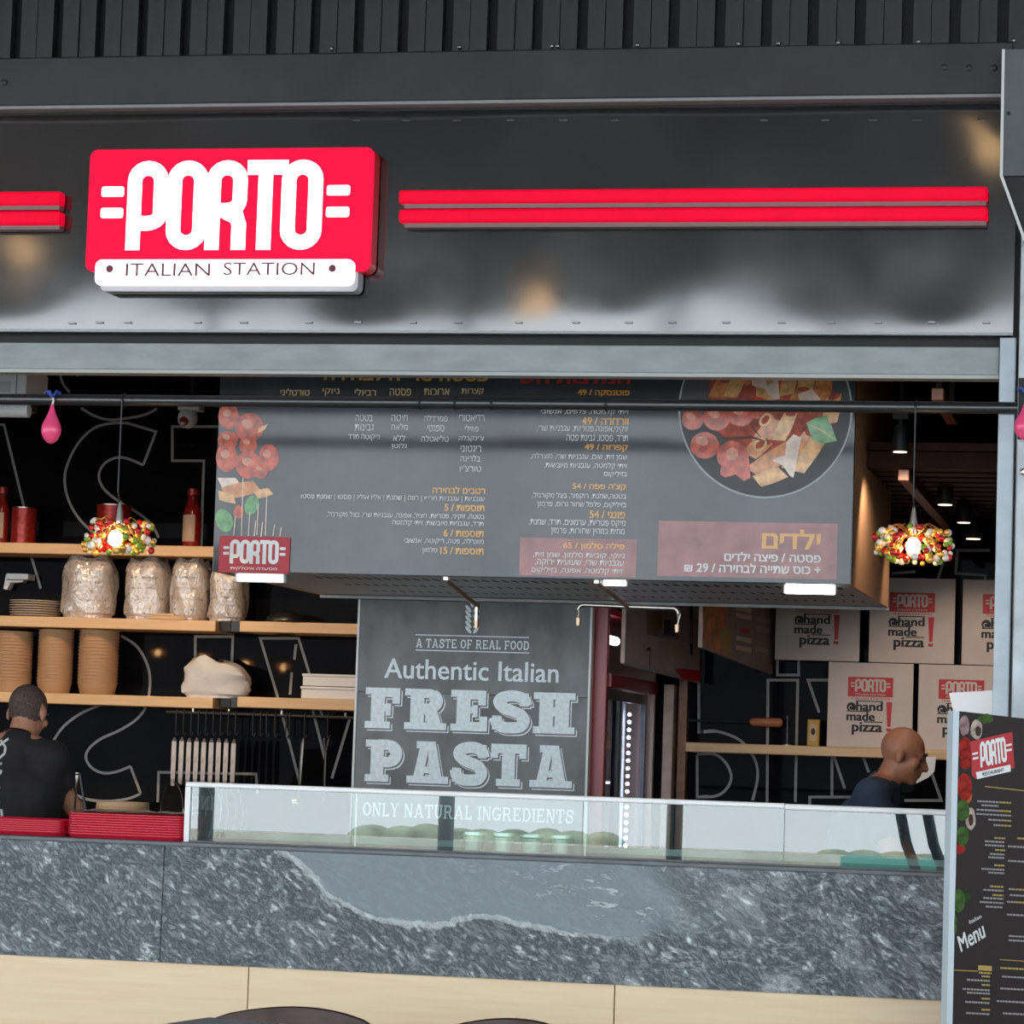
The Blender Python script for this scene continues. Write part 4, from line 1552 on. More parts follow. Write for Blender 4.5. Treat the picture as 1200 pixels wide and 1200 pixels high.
def shelf(name, px0, px1, py, yf, label):
    """py = pixel row of the shelf's top front edge in the middle"""
    pm = (px0 + px1) / 2
    zt = zof(pm, py, yf)
    x0, x1 = xof(px0, py, yf), xof(px1, py, yf)
    o = MB().bbox(x0, x1, yf, YSB, zt - TH, zt, 0.004).build(name, M_shelf)
    tag(o, label, 'shelf')
    return zt, x0, x1


zsA, _, _ = shelf('wall_shelf', -70, 330, 638, YSF, 'upper pine wall shelf with tomato jars and cans')
zsB, _, _ = shelf('wall_shelf', -70, 253, 723.5, YSF, 'middle pine wall shelf carrying plates and bagged containers')
shelf('wall_shelf', 281, 440, 729.5, YSF, 'short pine shelf beside the slate panel with a black cap on it')
zsC, _, _ = shelf('wall_shelf', -70, 250, 813, YSF, 'lower pine wall shelf carrying stacks of kraft bowls')
zsD, _, _ = shelf('wall_shelf', 278, 440, 818.5, YSF, 'short pine shelf with two white cartons above the utensil rail')
zsB2 = zof(350, 729.5, YSF)
for py, nm in ((727, 'steel shelf bracket between the middle pine shelves'), (816, 'steel shelf bracket between the lower pine shelves')):
    x0, x1 = xof(254, py, YSF), xof(280, py, YSF)
    zt = zof(266, py, YSF)
    br = thing('shelf_bracket', ((x0 + x1) / 2, YB - 0.1, zt - TH), nm, 'bracket', 'shelf brackets')
    MB().box(x0 + 0.004, (x0 + x1) / 2 - 0.002, YSF + 0.05, YSB, zt - TH, zt - 0.004).build('bracket_arm', M_black, br)
    MB().box((x0 + x1) / 2 + 0.002, x1 - 0.004, YSF + 0.05, YSB, zt - TH, zt - 0.004).build('bracket_arm', M_steel, br)

YO = 3.56                        # things on the shelves


def jar(px, ptop, hpx, label, zb, wpx=18):
    k = mpp(YO)
    x = xof(px, ptop, YO)
    h = zof(px, ptop, YO) - zb
    r = wpx * k / 2
    t = thing('tomato_bottle', (x, YO, zb), label, 'bottle', 'tomato bottles on the upper shelf')
    MB().lathe([(r * .9, 0), (r, 0.01), (r, h * .58), (r * .85, h * .68), (r * .6, h * .78), (r * .58, h * .88)], (x, YO, zb), 20).build('bottle_body', M_jar_red, t, True)
    MB().lathe([(r * .68, h * .885), (r * .68, h), (r * .6, h)], (x, YO, zb), 20).build('cap', M_can, t, True)
    n, q = 10, []
    for i in range(n + 1):
        a = math.radians(-150 + 95 * i / n)
        q.append((x + (r + .0015) * math.cos(a), YO + (r + .0015) * math.sin(a)))
    mb = MB()
    for i in range(n):
        mb.add([(q[i][0], q[i][1], zb + h * .1), (q[i + 1][0], q[i + 1][1], zb + h * .1), (q[i + 1][0], q[i + 1][1], zb + h * .55), (q[i][0], q[i][1], zb + h * .55)], [(0, 1, 2, 3)])
    mb.build('label_paper', M_label, t, True)


jar(4, 571, 62, 'tall tomato bottle next to a red can on the upper shelf', zsA)
jar(227, 573, 62, 'tall tomato bottle standing alone near the menu box on the upper shelf', zsA, 22)


def can(px, ptop, wpx, label):
    x = xof(px, ptop, YO)
    h = zof(px, ptop, YO) - zsA
    r = wpx * mpp(YO) / 2
    t = thing('food_can', (x, YO, zsA), label, 'can', 'red cans on the upper shelf')
    MB().lathe([(r, 0.004), (r, h * .25), (r * .985, h * .3), (r, h * .35), (r, h * .65), (r * .985, h * .7), (r, h - 0.004)], (x, YO, zsA), 24).build('can_body', M_can, t, True)
    MB().lathe([(r * 1.02, h - .004), (r * 1.02, h), (r * .9, h), (r * .9, h - .003)], (x, YO, zsA), 24).build('rim', M_nickel, t, True)
    MB().lathe([(r * 1.02, 0), (r * 1.02, .004)], (x, YO, zsA), 24).build('rim', M_nickel, t, True)


can(29, 595, 31, 'red food can beside a tomato bottle at the shelf end')
can(134, 592, 42, 'large red food can half hidden behind the hanging bauble lamp')

# plates on the middle shelf
k = mpp(YO)
for i in range(7):
    x = xof(41, 712, YO)
    r = 31 * k * (1 if i % 2 else 0.985)
    o = MB().lathe([(r * .6, 0), (r * .65, 0.002), (r, 0.009), (r, 0.0115), (r * .62, 0.005)], (x + random.uniform(-.004, .004), YO, zsB + i * 0.0118), 28).build('plate', M_plate, None, True)
    tag(o, 'cream plate in the stack on the middle pine shelf', 'plate', 'stacked cream plates')


def lumpy(name, x0, x1, zb, zt, yc, ry, m, seed, parent=None, taper=0.9, n=26, k=16, amp=0.05):
    """crumpled bag standing on a surface"""
    rnd = random.Random(seed)
    cx = (x0 + x1) / 2
    rx = (x1 - x0) / 2
    ph = [rnd.uniform(0, 6.28) for _ in range(12)]
    vs, fs = [], []
    for i in range(k + 1):
        t = i / k
        prof = 1.0 if 0.08 < t < 0.8 else (0.9 if t <= 0.08 else 1 - (t - 0.8) * 1.2)
        prof *= 1 - (1 - taper) * (1 - t)
        for j in range(n):
            a = 2 * math.pi * j / n
            d = 1 + amp * (math.sin(5 * a + ph[0] + 4 * t) + math.sin(3 * a + ph[1] - 7 * t) + 0.7 * math.sin(9 * a + ph[2] + 11 * t))
            sq = (abs(math.cos(a)) ** 3 + abs(math.sin(a)) ** 3) ** (-1 / 3)
            vs.append((cx + rx * prof * d * sq * math.cos(a) * .92, yc + ry * prof * d * sq * math.sin(a) * .92,
                       zb + (zt - zb) * t + 0.012 * t * math.sin(4 * a + ph[3])))
    for i in range(k):
        for j in range(n):
            fs.append((i * n + j, i * n + (j + 1) % n, (i + 1) * n + (j + 1) % n, (i + 1) * n + j))
    fs.append(tuple(range(n - 1, -1, -1)))
    fs.append(tuple(k * n + j for j in range(n)))
    return link_mesh(name, vs, fs, m, None, parent, True)


def bag(px0, px1, pt, label, seed, fill):
    x0, x1 = xof(px0, 700, YO), xof(px1, 700, YO)
    zt = zof((px0 + px1) / 2, pt, YO)
    t = thing('plastic_bag', ((x0 + x1) / 2, YO, zsB), label, 'bag', 'bagged containers on the middle shelf')
    lumpy('bag_film', x0, x1, zsB + 0.002, zt, YO, 0.115, M_bag, seed, t, 0.98, 40, 24, 0.035)
    r = min((x1 - x0) * .40, 0.095)
    n = 6 if fill else 5
    mb = MB()
    hz = (zt - zsB) * .86
    for i in range(n):
        mb.lathe([(r * .92, hz * i / n + .006), (r, hz * (i + .9) / n), (r * .97, hz * (i + .92) / n)], ((x0 + x1) / 2, YO, zsB), 20)
    mb.build('container_stack', M_whitebox, t, True)


bag(73, 137, 653, 'clear plastic bag of white containers next to the plate stack', 3, True)
bag(147, 200, 656, 'clear plastic bag of containers behind a small wooden board', 5, False)
bag(201, 246, 655, 'clear plastic bag of containers in the middle of the bag row', 8, False)
bag(246, 290, 664, 'clear plastic bag of containers below the logo corner of the menu box', 11, True)
# wooden board in front of the bags
c = P(194, 717, 3.46)
wb = thing('wooden_board', (c.x, 3.46, zsB), 'small wooden serving board lying in front of the plastic bags', 'board')
mb = MB()
mb.prism([(c.x - .115, zsB + .016), (c.x - .04, zsB + .002), (c.x + .085, zsB + .002), (c.x + .115, zsB + .006), (c.x + .06, zsB + .022)], 3.43, 3.44 + 0.03)
mb.build('board_blade', M_bowl_in, wb)
MB().box(c.x - .05, c.x + .05, 3.432, 3.455, zsB + .0225, zsB + .03).build('board_rib', M_shelf, wb)
# black cap
c = P(340, 716, YO)
cap = thing('black_cap', (c.x, YO, zsB2), 'black cloth cap lying on the short shelf beside the slate panel', 'cap')
MB().sphere((c.x - 0.02, YO, zsB2 + 0.0), 0.1, 20, 12, (1.05, .8, .62)).build('crown', M_pan, cap, True)
c0 = cap
MB().lathe([(0.12, 0.001), (0.13, 0.004), (0.12, 0.01), (0.05, 0.014)], (c.x + 0.06, YO - 0.02, zsB2), 20).build('brim', M_pan, cap, True)
# small white bracket lamp on the wall below the upper shelf
c = P(20, 684, YB - 0.05)
wl = thing('wall_box', (c.x, YB - 0.05, c.z - .05), 'small white box bracket on the black wall above the plates', 'bracket')
mb = MB()
mb.bbox(xof(7, 678, YB - .1), xof(33, 678, YB - .1), YB - 0.1, YB - 0.004, zof(20, 679, YB - .1), zof(20, 672, YB - .1), 0.003)
mb.build('top_plate', M_plastic_w, wl)
MB().prism(pxpoly([(7, 673), (4, 690), (8, 691), (12, 683), (26, 682), (27, 680), (8, 680)], YB - 0.06), YB - 0.06, YB - 0.004).build('side_plate', M_plastic_w, wl)

# stacks of kraft bowls
kb = mpp(YO)
bmesh_bowl = None
for s, (a, b, top, n) in enumerate(((-12, 39.5, 740, 16), (43, 87, 738, 16), (90.5, 140, 738.5, 16))):
    x = xof((a + b) / 2, 775, YO)
    r = (b - a) / 2 * kb
    zt = zof((a + b) / 2, top, YO)
    h0 = 0.062
    step = (zt - zsC - h0) / (n - 1)
    lab = ['kraft paper bowl in the stack standing behind the head of the man in black',
           'kraft paper bowl in the middle stack on the lower pine shelf',
           'kraft paper bowl in the stack standing next to open shelf and wall letter'][s]
    for i in range(n):
        zb = zsC + i * step
        rr = r * random.uniform(.994, 1.0)
        mb = MB()
        mb.lathe([(rr * .80, 0), (rr * .84, .003), (rr * .97, h0 - .004), (rr, h0 - .003), (rr, h0), (rr * .97 - .0014, h0), (rr * .84 - .0014, .0035)], (x + random.uniform(-.0006, .0006), YO, zb), 22)
        o = mb.build('paper_bowl', M_bowl, None, True)
        tag(o, lab, 'bowl', 'stacked kraft bowls')

# white cloth bundle
x0, x1 = xof(214, 800, YO), xof(295, 800, YO)
zt = zof(255, 773, YO)
o = lumpy('cloth_bag', x0, x1, zsC + 0.001, zt, YO, 0.12, M_cloth, 21, None, 0.95, 30, 16, 0.045)
for v in o.data.vertices:
    u = v.co.x / ((x1 - x0) / 2)
    v.co.z *= 1.0 - 0.33 * max(0, u) ** 1.3
    v.co.z += 0.006 * math.sin(u * 9 + v.co.y * 30) * (v.co.z / 0.15)
tag(o, 'crumpled white cloth bag lying on the lower pine shelf', 'bag')
# two white cartons
for i, (py0, py1, dx) in enumerate(((802.5, 815, 0), (787.5, 799.5, 0.006))):
    x0, x1 = xof(360, 800, YO) + dx, xof(424, 800, YO)
    hgt = (py1 - py0) * mpp(YO)
    z0 = zsD + (0.001 if i == 0 else 0.062)
    c = thing('white_carton', ((x0 + x1) / 2, YO, z0), ('white carton lying on the short shelf under another carton' if i == 0 else 'white carton lying on top of another carton beside the slate panel'), 'carton')
    MB().bbox(x0, x1, 3.46, 3.68, z0, z0 + .045, 0.003).build('carton_tray', M_whitebox, c)
    MB().bbox(x0 - .004, x1 + .004, 3.456, 3.684, z0 + .0455, z0 + .058, 0.003).build('carton_lid', M_whitebox, c)

# ================================================================ UTENSIL RAIL
YR = 3.40
zr = zof(306, 838, YR)
rx0, rx1 = xof(195, 836, YR), xof(425, 840, YR)
rail = thing('utensil_rail', ((rx0 + rx1) / 2, YR, zr), 'black utensil rail with hooks under the lower pine shelves', 'rail')
MB().tube([(rx0, YR, zr), (rx1, YR, zr)], 0.008, 10).build('rail_bar', M_black, rail, True)
for px in (226, 268, 330, 405):
    xx = xof(px, 834, YR)
    MB().tube([(xx, YR, zr), (xx, YR, zsC - TH)], 0.006, 8).build('rail_post', M_nickel, rail)


def hook(px, bot):
    xx = xof(px, 850, YR)
    zb = zof(px, bot, YR)
    pts = [(xx, YR + .012, zr + .004), (xx, YR + .006, zr + .013), (xx, YR - .008, zr + .011), (xx, YR - .012, zr), (xx, YR - .012, zb + .012),
           (xx + .003, YR - .016, zb), (xx + .012, YR - .022, zb - .003), (xx + .018, YR - .024, zb + .012)]
    MB().tube(pts, 0.0032, 6).build('hook', M_black, rail, True)
    return xx, zb


pan_px = [205.5 + 8.7 * i for i in range(9)]
pan_proto = None
for i, px in enumerate(pan_px):
    xx, zb = hook(px + 1.5, 861)
    ht = zof(px, 861, YR)
    hb_ = zof(px, 918, YR)
    yy = YR - 0.022
    if pan_proto is None:
        pan_proto = thing('frying_pan', (xx, yy, hb_ - 0.28), 'black frying pan with polished steel handle hanging from the utensil rail', 'pan', 'frying pans on the utensil rail')
        o0 = ORG[pan_proto]
        L = ht - hb_
        mb = MB()
        prof = [(0.0, .004, .002), (.02, .0115, .005), (.10, .012, .005), (.20, .0105, .005), (L, .009, .004)]
        vs, fs = [], []
        for d, w, tk in prof:
            z = ht - 0.012 - d
            for a, b in ((-w, -tk), (w, -tk), (w, tk), (-w, tk)):
                vs.append((xx + a, yy + b, z))
        for q in range(len(prof) - 1):
            for e in range(4):
                fs.append((q * 4 + e, q * 4 + (e + 1) % 4, q * 4 + 4 + (e + 1) % 4, q * 4 + 4 + e))
        fs += [(3, 2, 1, 0), tuple(len(vs) - 4 + e for e in range(4))]
        mb.add(vs, fs)
        mb.build('handle', mat('pan_handle_steel', (0.15, 0.125, 0.11), 0.25, metal=1.0, noise=0.75, nscale=14, stretch=(1, 1, .4)), pan_proto)
        # bowl hangs below the handle, turned well away from the room
        R_ = 0.145
        rot = Matrix.Rotation(math.radians(-50), 3, 'Z')
        cc = Vector((xx, yy + .004, hb_ - R_ + 0.004))
        mb = MB()
        mb.lathe([(R_ * .86, .011), (R_ * .88, .010), (R_, .0), (R_ * 1.02, .0), (R_ * .9, .014), (0.001, .014)], (0, 0, 0), 28, 'Y', False)
        mb.lathe([(R_ * .86, .011), (0.001, .011)], (0, 0, 0), 28, 'Y', False)
        mb.v = [cc + rot @ v for v in mb.v]
        mb.build('pan_body', M_pan, pan_proto, True)
        mb = MB()
        mb.tube([cc + rot @ Vector((R_ * 1.015 * math.cos(t * math.pi / 16), -.001, R_ * 1.015 * math.sin(t * math.pi / 16))) for t in range(32)], 0.0024, 6, False, True)
        mb.build('pan_rim', M_nickel, pan_proto, True)
    else:
        copy_tree(pan_proto, None, Vector((xx, ORG[pan_proto].y, ORG[pan_proto].z + random.uniform(-.002, .002))))
for px, b in ((297, 862), (306, 862), (313, 863), (323, 863), (336, 864), (340, 866)):
    hook(px, b)
# ladle and fork
for px, lab, nm in ((356.5, 'steel ladle hanging from the utensil rail', 'ladle'), (383.5, 'steel meat fork hanging beside the slate panel', 'meat_fork')):
    xx, zb = hook(px + 1, 864)
    t0, t1 = zof(px, 865, YR), zof(px, 914, YR)
    yy = YR - 0.024
    t = thing(nm, (xx, yy, t1 - .1), lab, 'utensil')
    if nm == 'ladle':
        MB().tube([(xx, yy, t0), (xx - .002, yy, t0 - .03), (xx - .008, yy, t1), (xx - .012, yy, t1 - .09)], [.006, .0115, .010, .005], 8).build('handle', M_chrome, t, True)
        MB().sphere((xx - .012, yy - .03, t1 - .11), 0.04, 14, 8, (1, 1, .8)).build('ladle_bowl', M_chrome, t, True)
    else:
        MB().tube([(xx - .012, yy, t0), (xx - .006, yy, t0 - .045), (xx, yy, t0 - .06), (xx, yy, t1 - .1)], [.004, .006, .007, .007], 8).build('handle', M_chrome, t, True)
        MB().tube([(xx + .012, yy, t0), (xx + .006, yy, t0 - .045), (xx, yy, t0 - .06)], [.004, .006, .007], 8).build('prong', M_chrome, t, True)

# ================================================================ ON THE COUNTER, LEFT
def tray_stack(px0, px1, ptop, pbot, n, label, yc):
    x0, x1 = xof(px0, 970, yc - .15), xof(px1, 975, yc - .15)
    zt = zof((px0 + px1) / 2, ptop, yc - .15)
    step = (zt - Z_C - 0.02) / (n - 1)
    first = None
    for i in range(n):
        zb = Z_C + 0.0006 + i * step
        if first is None:
            lo = rrect(x0 + .012, yc - .148, x1 - .012, yc + .148, .05, 5)
            up = rrect(x0, yc - .16, x1, yc + .16, .06, 5)
            li = rrect(x0 + .003, yc - .157, x1 - .003, yc + .157, .058, 5)
            ii = rrect(x0 + .0145, yc - .1455, x1 - .0145, yc + .1455, .0485, 5)
            m = len(lo)
            vs = [(u, v, zb) for u, v in lo] + [(u, v, zb + .0135) for u, v in up] + [(u, v, zb + .0165) for u, v in up] + [(u, v, zb + .0165) for u, v in li] + [(u, v, zb + .003) for u, v in ii]
            fs = [tuple(range(m - 1, -1, -1)), tuple(range(4 * m, 5 * m))]
            for q in range(4):
                for e in range(m):
                    fs.append((q * m + e, q * m + (e + 1) % m, (q + 1) * m + (e + 1) % m, (q + 1) * m + e))
            o = link_mesh('serving_tray', vs, fs, M_tray, None, None, True)
            first = o
        else:
            o = first.copy()
            COL.objects.link(o)
            o.location = first.location + Vector((random.uniform(-.0004, .0004), random.uniform(-.0004, .0004), i * step))
        tag(o, label, 'tray', 'stacked red trays')
    return zt


tray_stack(-62, 76, 958.5, 986, 6, 'red plastic tray in the lower stack in front of the man in black', 0.28)
ztt = tray_stack(75, 217, 953.5, 989, 9, 'red plastic tray in the taller stack beside the glass case', 0.24)
# paper liner on the taller stack
c0, c1 = xof(82, 952, .1), xof(212, 955, .1)
vs, fs = [], []
for i in range(13):
    for j in range(5):
        x = c0 + (c1 - c0) * i / 12
        y = 0.10 + 0.26 * j / 4
        vs.append((x, y, ztt + 0.0035 + 0.006 * abs(math.sin(i * 1.7 + j)) * (1 if j in (0, 4) else .4)))
for i in range(12):
    for j in range(4):
        a = i * 5 + j
        fs.append((a, a + 5, a + 6, a + 1))
n = len(vs)
vs += [(x, y, z - .001) for x, y, z in vs]
fs += [tuple(n + q for q in reversed(f)) for f in fs]
tag(link_mesh('paper_liner', vs, fs, M_paper, None, None, True), 'sheet of white paper lying on the taller red tray stack', 'paper')

# round wooden tub and thin steel tongs
c = P(144, 940, 0.62)
r = 31.5 * mpp(.62)
tub = thing('wooden_tub', (c.x, .62, Z_C), 'round pale wooden tub standing behind the red trays', 'tub')
h = c.z - Z_C
MB().lathe([(r * .96, 0), (r, .004), (r, h), (r * .93, h), (r * .92, .02)], (c.x, .62, Z_C + .0005), 32).build('tub_wall', M_bowl_in, tub, True)
MB().lathe([(r * 1.012, h * .75), (r * 1.012, h * .88)], (c.x, .62, Z_C), 32, 'Z', False).build('tub_hoop', M_bowl, tub, True)
tg = thing('tongs', (xof(96, 945, .6), .6, Z_C), 'pair of thin steel tongs standing open beside the wooden tub', 'tongs')
a, b, c = P(91, 906, .6), P(87, 940, .6), P(107, 938, .6)
b.z = c.z = Z_C + .006
MB().tube([a, a + (b - a) * .3, a + (b - a) * .32, b], [.008, .007, .0045, .004], 8).build('tong_arm', M_chrome, tg, True)
MB().tube([a + Vector((.008, 0, 0)), c + (a - c) * .25, c], [.005, .0055, .006], 8).build('tong_arm', M_steel, tg, True)
MB().sphere(a + Vector((0, -.004, 0)), .0095, 10, 6).build('hinge', M_chrome, tg, True)

# ================================================================ RED FRIDGE
def ray_plane(px, py, O, N):
    d = _fw + _r2 * ((px - 600) / F_PX) - _u2 * ((py - 600) / F_PX)
    return CAM + d * ((O - CAM).dot(N) / d.dot(N))


class VPlane:
    """vertical plane through two ground points; prints given in photo pixels"""
    def __init__(self, A, B):
        self.O = Vector((A.x, A.y, 0))
        self.U = Vector((B.x - A.x, B.y - A.y, 0)).normalized()
        self.V = Vector((0, 0, 1))
        self.N = Vector((self.U.y, -self.U.x, 0))
        if self.N.dot(CAM - self.O) < 0:
            self.N = -self.N
        self.frame = (self.O, self.U, self.V, self.N)

    def uv(self, px, py):
        q = ray_plane(px, py, self.O, self.N)
        return ((q - self.O).dot(self.U), q.z)

    def poly(self, pts):
        return [self.uv(*p) for p in pts]

    def slab(self, pts_uv, thick):
        n = len(pts_uv)
        mb = MB()
        f = [self.O + self.U * u + self.V * v for u, v in pts_uv]
        b = [q - self.N * thick for q in f]
        fs = [tuple(range(n)), tuple(range(2 * n - 1, n - 1, -1))] + [(i, i + n, (i + 1) % n + n, (i + 1) % n) for i in range(n)]
        return mb.add(f + b, fs)


YF0, YF1 = 2.375, 3.70
XF = xof(711, 800, YF0)
zF = zof(702, 706, YF0)
fridge = thing('drinks_fridge', (XF - 0.33, (YF0 + YF1) / 2, 0), 'tall red drinks fridge with sliding glass doors beside the slate panel', 'fridge')
MB().bbox(XF - 0.66, XF, YF0, YF0 + 0.05, 0.0, zF, 0.006).build('side_panel', M_fridge_red, fridge)
MB().bbox(XF - 0.66, XF, YF1 - 0.04, YF1, 0.0, zF - 0.02, 0.006).build('side_panel', mat('fridge_end_tan', (0.42, 0.30, 0.24), 0.4), fridge)
MB().box(XF - 0.66, XF - 0.62, YF0 + 0.051, YF1 - 0.041, 0.0, zF - 0.02).build('rear_panel', M_fridge_in, fridge)
vp = VPlane(Vector((XF, YF0, 0)), Vector((XF, YF1, 0)))
zr0 = PX(716, 806, XF).z      # header / door border
zr1 = PX(716, 790, XF).z
MB().bbox(XF - 0.03, XF + 0.012, YF0 + 0.051, YF1 - 0.02, zr0, zr1, 0.005).build('red_rail', M_fridge_red, fridge)
MB().box(XF - 0.62, XF - 0.01, YF0 + 0.051, YF1 - 0.041, zr1 - 0.02, zr1 - 0.001).build('header_floor', M_fridge_in, fridge)
MB().box(XF - 0.60, XF - 0.55, YF0 + 0.052, YF1 - 0.042, zr1 + 0.004, zF - 0.05).build('header_back', mat('header_blue_grey', (0.35, 0.35, 0.48), 0.4), fridge)
MB().tube([(XF - 0.03, YF0 + 0.07, PX(718, 749, XF).z), (XF - 0.03, YF0 + 0.36, PX(718, 749, XF).z)], 0.02, 10).build('header_lamp', M_led_soft, fridge)
MB().box(XF - 0.62, XF, YF0 + 0.051, YF1 - 0.041, zF - 0.05, zF - 0.02).build('top_panel', M_fridge_red, fridge)
# door frames, panes, led strip, shelves
yq = [YF0 + 0.055, YF0 + 0.42, YF0 + 0.50, YF0 + 0.98, YF1 - 0.05]
for i, (y0, y1) in enumerate(((yq[0], yq[1] + .02), (yq[2] - .02, yq[4]))):
    d = thing('x', (0, 0, 0), None, None)
    bpy.data.objects.remove(d)
    xx = XF - 0.02 if i == 0 else XF - 0.045
    mb = MB()
    mb.box(xx - .012, xx + .012, y0, y0 + .035, 0.35, zr0 - 0.004)
    mb.box(xx - .012, xx + .012, y1 - .045, y1, 0.35, zr0 - 0.004)
    mb.box(xx - .012, xx + .012, y0 + .035, y1 - .045, zr0 - .05, zr0 - .004)
    mb.box(xx - .012, xx + .012, y0 + .035, y1 - .045, 0.35, 0.42)
    dr = mb.build('sliding_door', mat('door_frame_dark', (0.05, 0.05, 0.06), 0.3, metal=0.4), fridge)
    MB().box(xx - .004, xx + .004, y0 + .036, y1 - .046, 0.421, zr0 - .051).build('pane', M_glass2, dr)
led = MB()
zz = zr0 - 0.10
while zz > 0.6:
    led.sphere((XF - 0.075, YF0 + 1.03, zz), 0.0085, 8, 5)
    zz -= 0.036
led.build('led_strip', M_led, fridge)
MB().box(XF - 0.12, XF - 0.10, YF0 + 0.99, YF0 + 1.07, 0.42, zr0 - .05).build('led_channel', M_fridge_in, fridge)
for z in (0.55, 0.85, 1.15, 1.45):
    MB().box(XF - 0.60, XF - 0.13, YF0 + 0.06, YF1 - 0.05, z, z + 0.012).build('wire_shelf', M_nickel, fridge)
MB().box(XF - 0.61, XF - 0.60, YF0 + 0.06, YF1 - 0.05, 0.40, zr0).build('lit_liner', mat('lit_liner', (0.6, 0.6, 0.75), 0.5), fridge)
MB().box(XF - 0.60, XF, YF0 + 0.051, YF1 - 0.041, 0.0, 0.34).build('base_grille', M_black, fridge)

# wooden edge frame beside the fridge
x0, x1 = xof(794, 880, 3.70), xof(804.5, 880, 3.70)
o = MB().bbox(x0, x1, 3.68, YB - 0.003, 0, zof(799, 796, 3.68), 0.004).build('wooden_post', M_rail)
tag(o, 'slim brown wooden post between the fridge and the right-hand shelf', 'post')
x0, x1 = xof(776, 880, 3.62), xof(788, 880, 3.62)
o = MB().bbox(x0, x1, 3.62, YB - 0.003, 0, zof(782, 802, 3.62), 0.004).build('wooden_post', mat('pale_post', (0.34, 0.24, 0.17), 0.5, noise=.2))
tag(o, 'pale wooden post standing against the end of the fridge', 'post')

# slanted photo panel above the fridge and hanging side menu
A, B = P(733, 750, 2.42), P(821, 750, 3.60)
v1 = VPlane(A, B)
zb1 = v1.uv(775, 788)[1]
ph = thing('photo_panel', ((A.x + B.x) / 2, (A.y + B.y) / 2, zb1), 'brownish photo panel hanging above the fridge doors', 'panel')
u1 = v1.uv(821, 750)[0]
sh = v1.slab([(0, zb1 + .02), (u1, zb1 - .02), (u1, 2.9), (0, 2.9)], 0.02).build('panel_sheet', M_poster_tan, ph)
MB().flat(ribbon([(0, 2.9), (0, zb1 + .02), (u1, zb1 - .02)], 0.02), v1.frame, 0.002).build('panel_edge', mat('panel_edge_pale', (0.35, 0.33, 0.32), 0.4), ph)
for pts, m in (([(757, 715), (796, 716), (795, 750), (780, 748), (757, 744)], M_poster_grey), ([(760, 718), (776, 719), (774, 742), (759, 738)], M_yellow),
               ([(778, 726), (792, 728), (791, 746), (777, 744)], M_print_black), ([(784, 752), (803, 756), (802, 775), (785, 770)], M_label),
               ([(757, 760), (762, 758), (761, 780), (760, 780), (761, 762), (757, 763)], M_print_black),
               ([(808, 710), (811, 710), (811, 768), (808, 767)], M_print_black), ([(808.6, 727), (810.4, 727), (810.4, 755), (808.6, 754)], M_print_white),
               ([(790, 784), (795, 783), (821, 786), (820, 799), (799, 796)], M_logo_red)):
    MB().flat([v1.poly(pts)], v1.frame, 0.003).build('printed_picture', m, sh)
A, B = P(823, 750, 2.42), P(905.5, 750, 3.68)
v2 = VPlane(A, B)
sm_ = thing('side_menu_panel', ((A.x + B.x) / 2, (A.y + B.y) / 2, 2.0), 'hanging side menu panel with orange pasta picture beside the pizza boxes', 'menu board')
pts = v2.poly([(823, 758.5), (905.5, 790)])
sh = v2.slab([pts[0], pts[1], (pts[1][0], 2.9), (0, 2.9)], 0.02).build('panel_sheet', M_poster_grey, sm_)
MB().flat([v2.poly([(823, 690), (852, 690), (851, 768), (838, 764), (823, 756)])], v2.frame, 0.002).build('printed_picture', M_poster_warm, sh)
MB().flat([v2.poly([(844, 735), (857, 738), (856, 770), (852, 768), (844, 760), (843, 750)])], v2.frame, 0.003).build('printed_picture', M_yellow, sh)
for y, c_ in ((714, M_print_cream), (722, M_print_cream), (749, M_print_cream), (760, M_print_cream)):
    MB().flat([v2.poly([(862, y - 4), (880, y - 1), (880, y + 5), (862, y + 1)])], v2.frame, 0.002).build('printed_line', mat('dim_print', (0.7, 0.52, 0.42), 0.5), sh)
for y in (722, 733, 757):
    MB().flat([v2.poly([(885, y), (903, y + 4), (903, y + 10), (885, y + 6)])], v2.frame, 0.002).build('printed_line', mat('dimmer_print', (0.42, 0.32, 0.28), 0.5), sh)
MB().flat([v2.poly([(866, 735), (878, 737), (878, 743), (866, 741)])], v2.frame, 0.002).build('printed_line', M_logo_red, sh)

# ================================================================ RIGHT SHELF WITH PIZZA BOXES
YRS = 3.47
zq = (zof(803, 869, YRS) + zof(1113, 880, YRS)) / 2
x0, x1 = xof(803.5, 870, YRS), xof(1210, 880, YRS)
o = MB().bbox(x0, x1, YRS, YB - 0.004, zq - 0.045, zq, 0.004).build('wall_shelf', M_shelf)
tag(o, 'long pine wall shelf under the pizza boxes', 'shelf')

